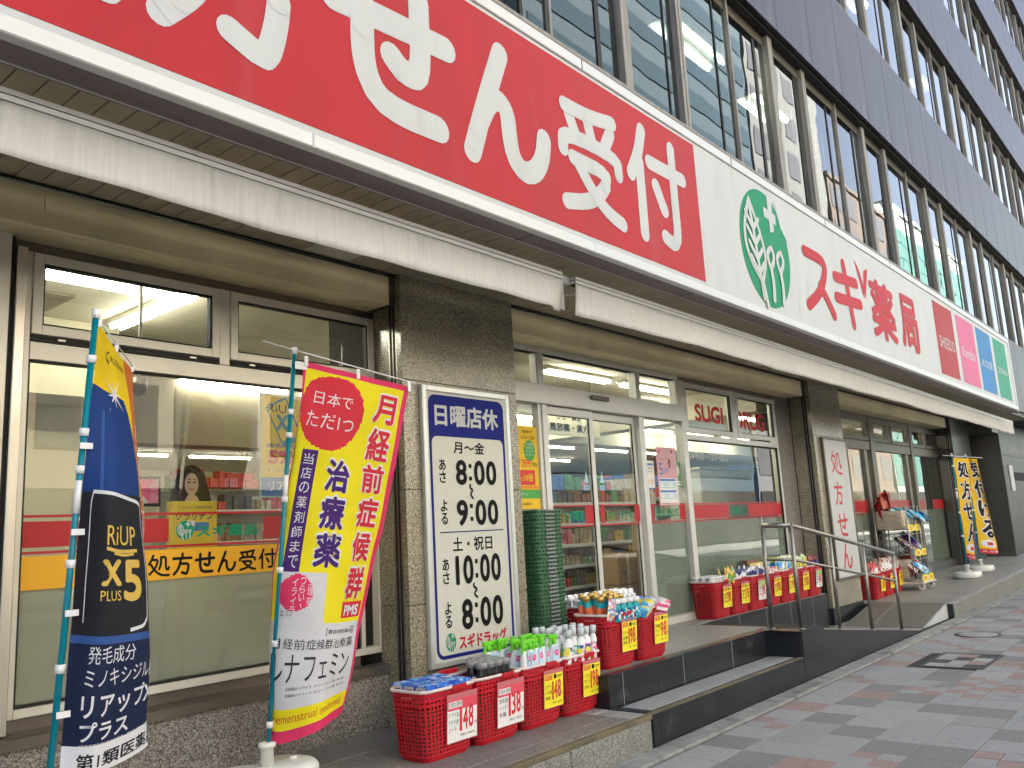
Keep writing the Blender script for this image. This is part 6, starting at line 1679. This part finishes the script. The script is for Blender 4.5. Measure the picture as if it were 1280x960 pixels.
for z0 in (zc+.18, zc+.96):
    for j in range(2):
        for i in range(2):
            for l in range(3 if z0 > 0 else 4):
                o = tc0 if first else dup(tc0); first = False; o.location = (CX0+.09+.16*i, CY1-.12-.2*j, z0+.072*l)

# ------------------------------------------------------------------ things inside the shop
shelf_m = mat('shelf_white', (.5, .5, .46), .5); shelf_d = mat('shelf_dark', (.06, .06, .06), .5)
pc_ = [mat('goods_%d' % i, c, .5, noise=(25, .35)) for i, c in enumerate([(.45, .06, .05), (.35, .28, .18), (.05, .12, .35), (.45, .3, .05), (.08, .22, .08), (.5, .46, .38), (.18, .09, .06), (.08, .08, .1), (.5, .15, .2), (.25, .2, .15)])]
def gondola(x0, x1, y0, y1, z1, lab, nsh=5, seed=0, along='x', top=True):
    t = thing('shop_shelf', lab, 'shelf unit', ((x0+x1)/2, (y0+y1)/2, L2), 0)
    obj('back_panel', MB().box(x0, x1, (y0+y1)/2-.01, (y0+y1)/2+.01, L2, z1).box(x0, x0+.02, y0, y1, L2, z1).box(x1-.02, x1, y0, y1, L2, z1), shelf_m, t)
    rr = random.Random(seed); hs = (z1-L2)/nsh
    mbs = [MB() for _ in pc_]
    for k in range(nsh+1):
        z = L2+.08+hs*k
        if k < nsh: obj('shelf_board', MB().box(x0+.021, x1-.021, y0, y1, z, z+.02), shelf_d if k % 2 else shelf_m, t); obj('price_strip', MB().box(x0+.021, x1-.021, y0-.012, y0-.001, z-.01, z+.03), M['white'], t)
        elif not top: break
        else: z = z1
        for side in (0, 1):
            x = x0+.03; 
            while x < x1-.1:
                w_ = rr.uniform(.05, .11); h = rr.uniform(.09, min(.22, hs*.85)); i = rr.randrange(len(pc_)); reps = rr.randint(1, 4)
                for _ in range(reps):
                    if x > x1-.1: break
                    yy = y0+.01+rr.uniform(0, .04) if side == 0 else (y0+y1)/2+.02
                    mbs[i].box(x, x+w_*.93, yy, yy+.14, z+.021, z+.021+h*rr.uniform(.9, 1))
                    x += w_
    for i, mb in enumerate(mbs): struct(obj('goods', mb, pc_[i], t), 'stuff')
    return t
gondola(8.0, 10.4, 6.2, 6.75, .46, 'shelves of small medicine boxes seen through the sliding doors', 6, 1)
gondola(10.6, 13.4, 7.4, 7.9, .62, 'second run of shelves deeper in the shop beyond the doors', 6, 2)
gondola(6.3, 9.5, 9.6, 10.1, .7, 'shelves of dark blue boxes at the back of the shop behind the left window', 5, 3)
gondola(4.45, 6.2, 8.2, 8.6, .62, 'shelves of toiletries behind the woman cut-out in the left window', 5, 4)
gondola(13.9, 17, 7.0, 7.5, .45, 'shelves seen through the bronze-framed window', 6, 5)
gondola(13.6, 17.5, 9.9, 10.4, .75, 'tall shelves of drink and medicine boxes far inside beyond the doors', 6, 8)
gondola(10.5, 15.5, 12.6, 13.0, .85, 'wall shelving near the back of the shop', 6, 9)
gondola(16.0, 22.5, 13.6, 14.0, .85, 'long back shelving deep inside the shop', 6, 10)
hs_ = thing('hanging_sign', 'white hanging aisle sign with black characters just inside the sliding doors', 'sign', (8.3, 6.1, 1.3))
obj('sign_panel', MB().box(7.75, 9.0, 6.1, 6.12, 1.12, 1.42), M['wall_in'], hs_)
mb = MB(); txt(mb, '風邪薬・漢方', (7.95, 8.75, 1.17, 1.27), plane(6.098), .03); txt(mb, 'かぜ・鼻炎', (8.1, 8.6, 1.31, 1.38), plane(6.098), .02); obj('lettering', mb, M['ink'], hs_)
for x in (7.9, 8.85): obj('hanger', MB().tube([(x, 6.11, 1.42), (x, 6.11, 1.859)], .004, 5), M['frame_dk'], hs_)
cbp = None
for i, (x, y, z) in enumerate(((9.05, 5.6, 0), (9.45, 5.62, 0), (9.08, 5.6, .36), (9.46, 5.6, .36), (9.25, 5.62, .72), (8.6, 5.75, 0), (8.62, 5.75, .36))):
    if cbp is None:
        cbp = thing('cardboard_box', 'brown cardboard delivery box stacked inside the entrance', 'box', (0, 0, 0), 0, 'cardboard boxes stacked inside the entrance')
        obj('carton', MB().bbox(-.19, .19, -.17, .17, 0, .35, .004), pcard, cbp, True); obj('tape', MB().box(-.025, .025, -.1725, -.1701, 0, .352), pbeige, cbp, True)
        k = MB(); txt(k, '大容量', (-.15, -.04, .1, .16), plane(-.1715)); obj('lettering', k, pnavy, cbp, True)
        o = cbp
    else: o = dup(cbp)
    o.location = (x, y, L2+z+.002); o.rotation_euler = (0, 0, R(rg_.uniform(-6, 6)))
# woman cut-out and the yellow box under her
st = thing('display_cutout', 'cardboard cut-out of a dark-haired smiling woman above a yellow display box in the left window', 'cut-out', (2.9, 5.2, .3))
skin = mat('print_skin', (.62, .40, .29), .6); hair = mat('print_hair', (.03, .022, .018), .6); lip = mat('print_lips', (.5, .1, .1), .6)
cy_ = 5.2; px_ = 2.91
def oval(cx, cz, rx, rz2, n=24): return [(cx+rx*math.cos(2*math.pi*k/n), cz+rz2*math.sin(2*math.pi*k/n)) for k in range(n)]
obj('card_board', MB().prism(oval(px_, .42, .10, .13)+[], cy_, cy_+.006).prism([(px_-.16, .25), (px_+.16, .25), (px_+.12, .40), (px_+.09, .5), (px_-.09, .5), (px_-.13, .40)], cy_+.0005, cy_+.0065), hair, st)
mb = MB(); poly(mb, [(px_-.06, .25), (px_+.07, .25), (px_+.05, .33), (px_+.02, .36), (px_-.02, .36), (px_-.04, .33)], plane(cy_, .001)); poly(mb, oval(px_, .425, .048, .072), plane(cy_, .002)); obj('face_print', mb, skin, st)
mb = MB()
for s_ in (-1, 1): poly(mb, oval(px_+s_*.020, .437, .0115, .0055, 12), plane(cy_, .003)); poly(mb, [(px_+s_*.008, .452), (px_+s_*.032, .453), (px_+s_*.030, .458), (px_+s_*.010, .459)], plane(cy_, .003))
poly(mb, [(px_-.048, .45), (px_-.03, .50), (px_, .508), (px_+.048, .47), (px_+.05, .50), (px_, .53), (px_-.05, .50)][::1], plane(cy_, .0034)); obj('hair_print', mb, hair, st)
mb = MB(); poly(mb, [(px_-.005, .412), (px_+.006, .412), (px_+.001, .408)], plane(cy_, .0032)); poly(mb, [(px_-.021, .399), (px_-.008, .395), (px_, .394), (px_+.008, .395), (px_+.021, .399), (px_+.012, .387), (px_, .384), (px_-.012, .387)], plane(cy_, .003)); obj('mouth_print', mb, lip, st)
bxx = obj('yellow_box', MB().bbox(2.74, 3.06, 5.14, 5.195, -.02, .31, .004), mat('box_yellow', (.72, .5, .06), .5), st)
mb = MB(); txt(mb, 'クラリチン', (2.77, 3.03, .19, .245), plane(5.139, .001), .02); txt(mb, 'アレルギー専用鼻炎薬', (2.79, 3.02, .262, .28), plane(5.139, .001)); obj('lettering', mb, pnavy, bxx)
obj('blue_panel', MB().box(2.86, 3.0, 5.136, 5.139, .12, .175), pblue, bxx)
wt = thing('window_counter', 'low white counter carrying the displays inside the left window', 'counter', (3, 5.3, L2)); obj('counter_top', MB().bbox(1.8, 4.4, 5.05, 5.7, -.06, -.021, .004), shelf_m, wt); obj('counter_body', MB().box(1.85, 4.35, 5.1, 5.65, L2, -.061), M['wall_in'], wt)
rp = thing('hair_tonic_poster', 'yellow hair tonic poster with slanted black bottle hanging inside the left window', 'poster', (3.4, 4.8, .65))
obj('sheet', MB().box(3.17, 3.62, 4.80, 4.802, .32, .985), pyel, rp); obj('border', MB().box(3.16, 3.63, 4.8022, 4.804, .31, .995), pteal, rp); obj('lower_panel', MB().box(3.17, 3.62, 4.797, 4.7995, .32, .44), pblue, rp)
mb = MB(); poly(mb, [(3.20, .90), (3.36, .985), (3.50, .70), (3.34, .64)], plane(4.7985)); obj('slanted_panel', mb, mat('poster_teal', (.05, .22, .3), .5), rp)
mb = MB(); poly(mb, [(3.215, .895), (3.355, .965), (3.47, .73), (3.33, .68)], plane(4.7975)); obj('slanted_inner', mb, pyel, rp)
mb = MB(); txt(mb, 'RiUP', (3.22, 3.42, .87, .925), plane(4.7965)); obj('lettering', mb, M['ink'], rp); mb = MB(); txt(mb, 'X', (3.28, 3.38, .75, .86), plane(4.7965), .05); obj('lettering', mb, mat('poster_teal', (.05, .22, .3), .5), rp)
mb = MB(); txt(mb, '5%', (3.22, 3.42, .53, .62), plane(4.7985), .05); obj('lettering', mb, pred, rp); mb = MB(); txt(mb, '発毛成分', (3.21, 3.44, .635, .665), plane(4.7985), .02); txt(mb, '3つの発毛効果', (3.22, 3.50, .475, .50), plane(4.7985)); obj('lettering', mb, pnavy, rp); mb = MB(); txt(mb, 'リアップ', (3.22, 3.5, .35, .42), plane(4.7965)); obj('lettering', mb, plwhite, rp)
tv = thing('pink_notice', 'pink notice in dark frame standing behind the left window', 'notice', (2.75, 5.5, .4)); obj('frame', MB().bbox(2.58, 2.86, 5.5, 5.53, .30, .50, .004), M['ink'], tv); obj('sheet', MB().box(2.60, 2.84, 5.496, 5.499, .32, .48), prose, tv)
# blue cloth-covered rack and pale cabinet behind the window beyond the entrance
bc_ = thing('blue_covered_rack', 'rack under a blue cover behind the window beyond the entrance', 'covered rack', (13.1, 5.9, L2)); obj('cover', MB().bbox(12.5, 13.6, 5.7, 6.2, L2, .84, .05), mat('cover_blue', (.02, .09, .35), .7, noise=(5, .2)), bc_)
cb_ = thing('pale_cabinet', 'pale low cabinet behind the window beyond the entrance', 'cabinet', (11.6, 5.9, L2)); obj('body', MB().bbox(10.6, 12.3, 5.6, 6.1, L2, .72, .01), shelf_m, cb_); obj('worktop', MB().bbox(10.55, 12.35, 5.56, 6.12, .722, .75, .004), M['wall_in'], cb_)
for o in list(TCOL.objects): bpy.data.objects.remove(o)
bpy.data.collections.remove(TCOL)
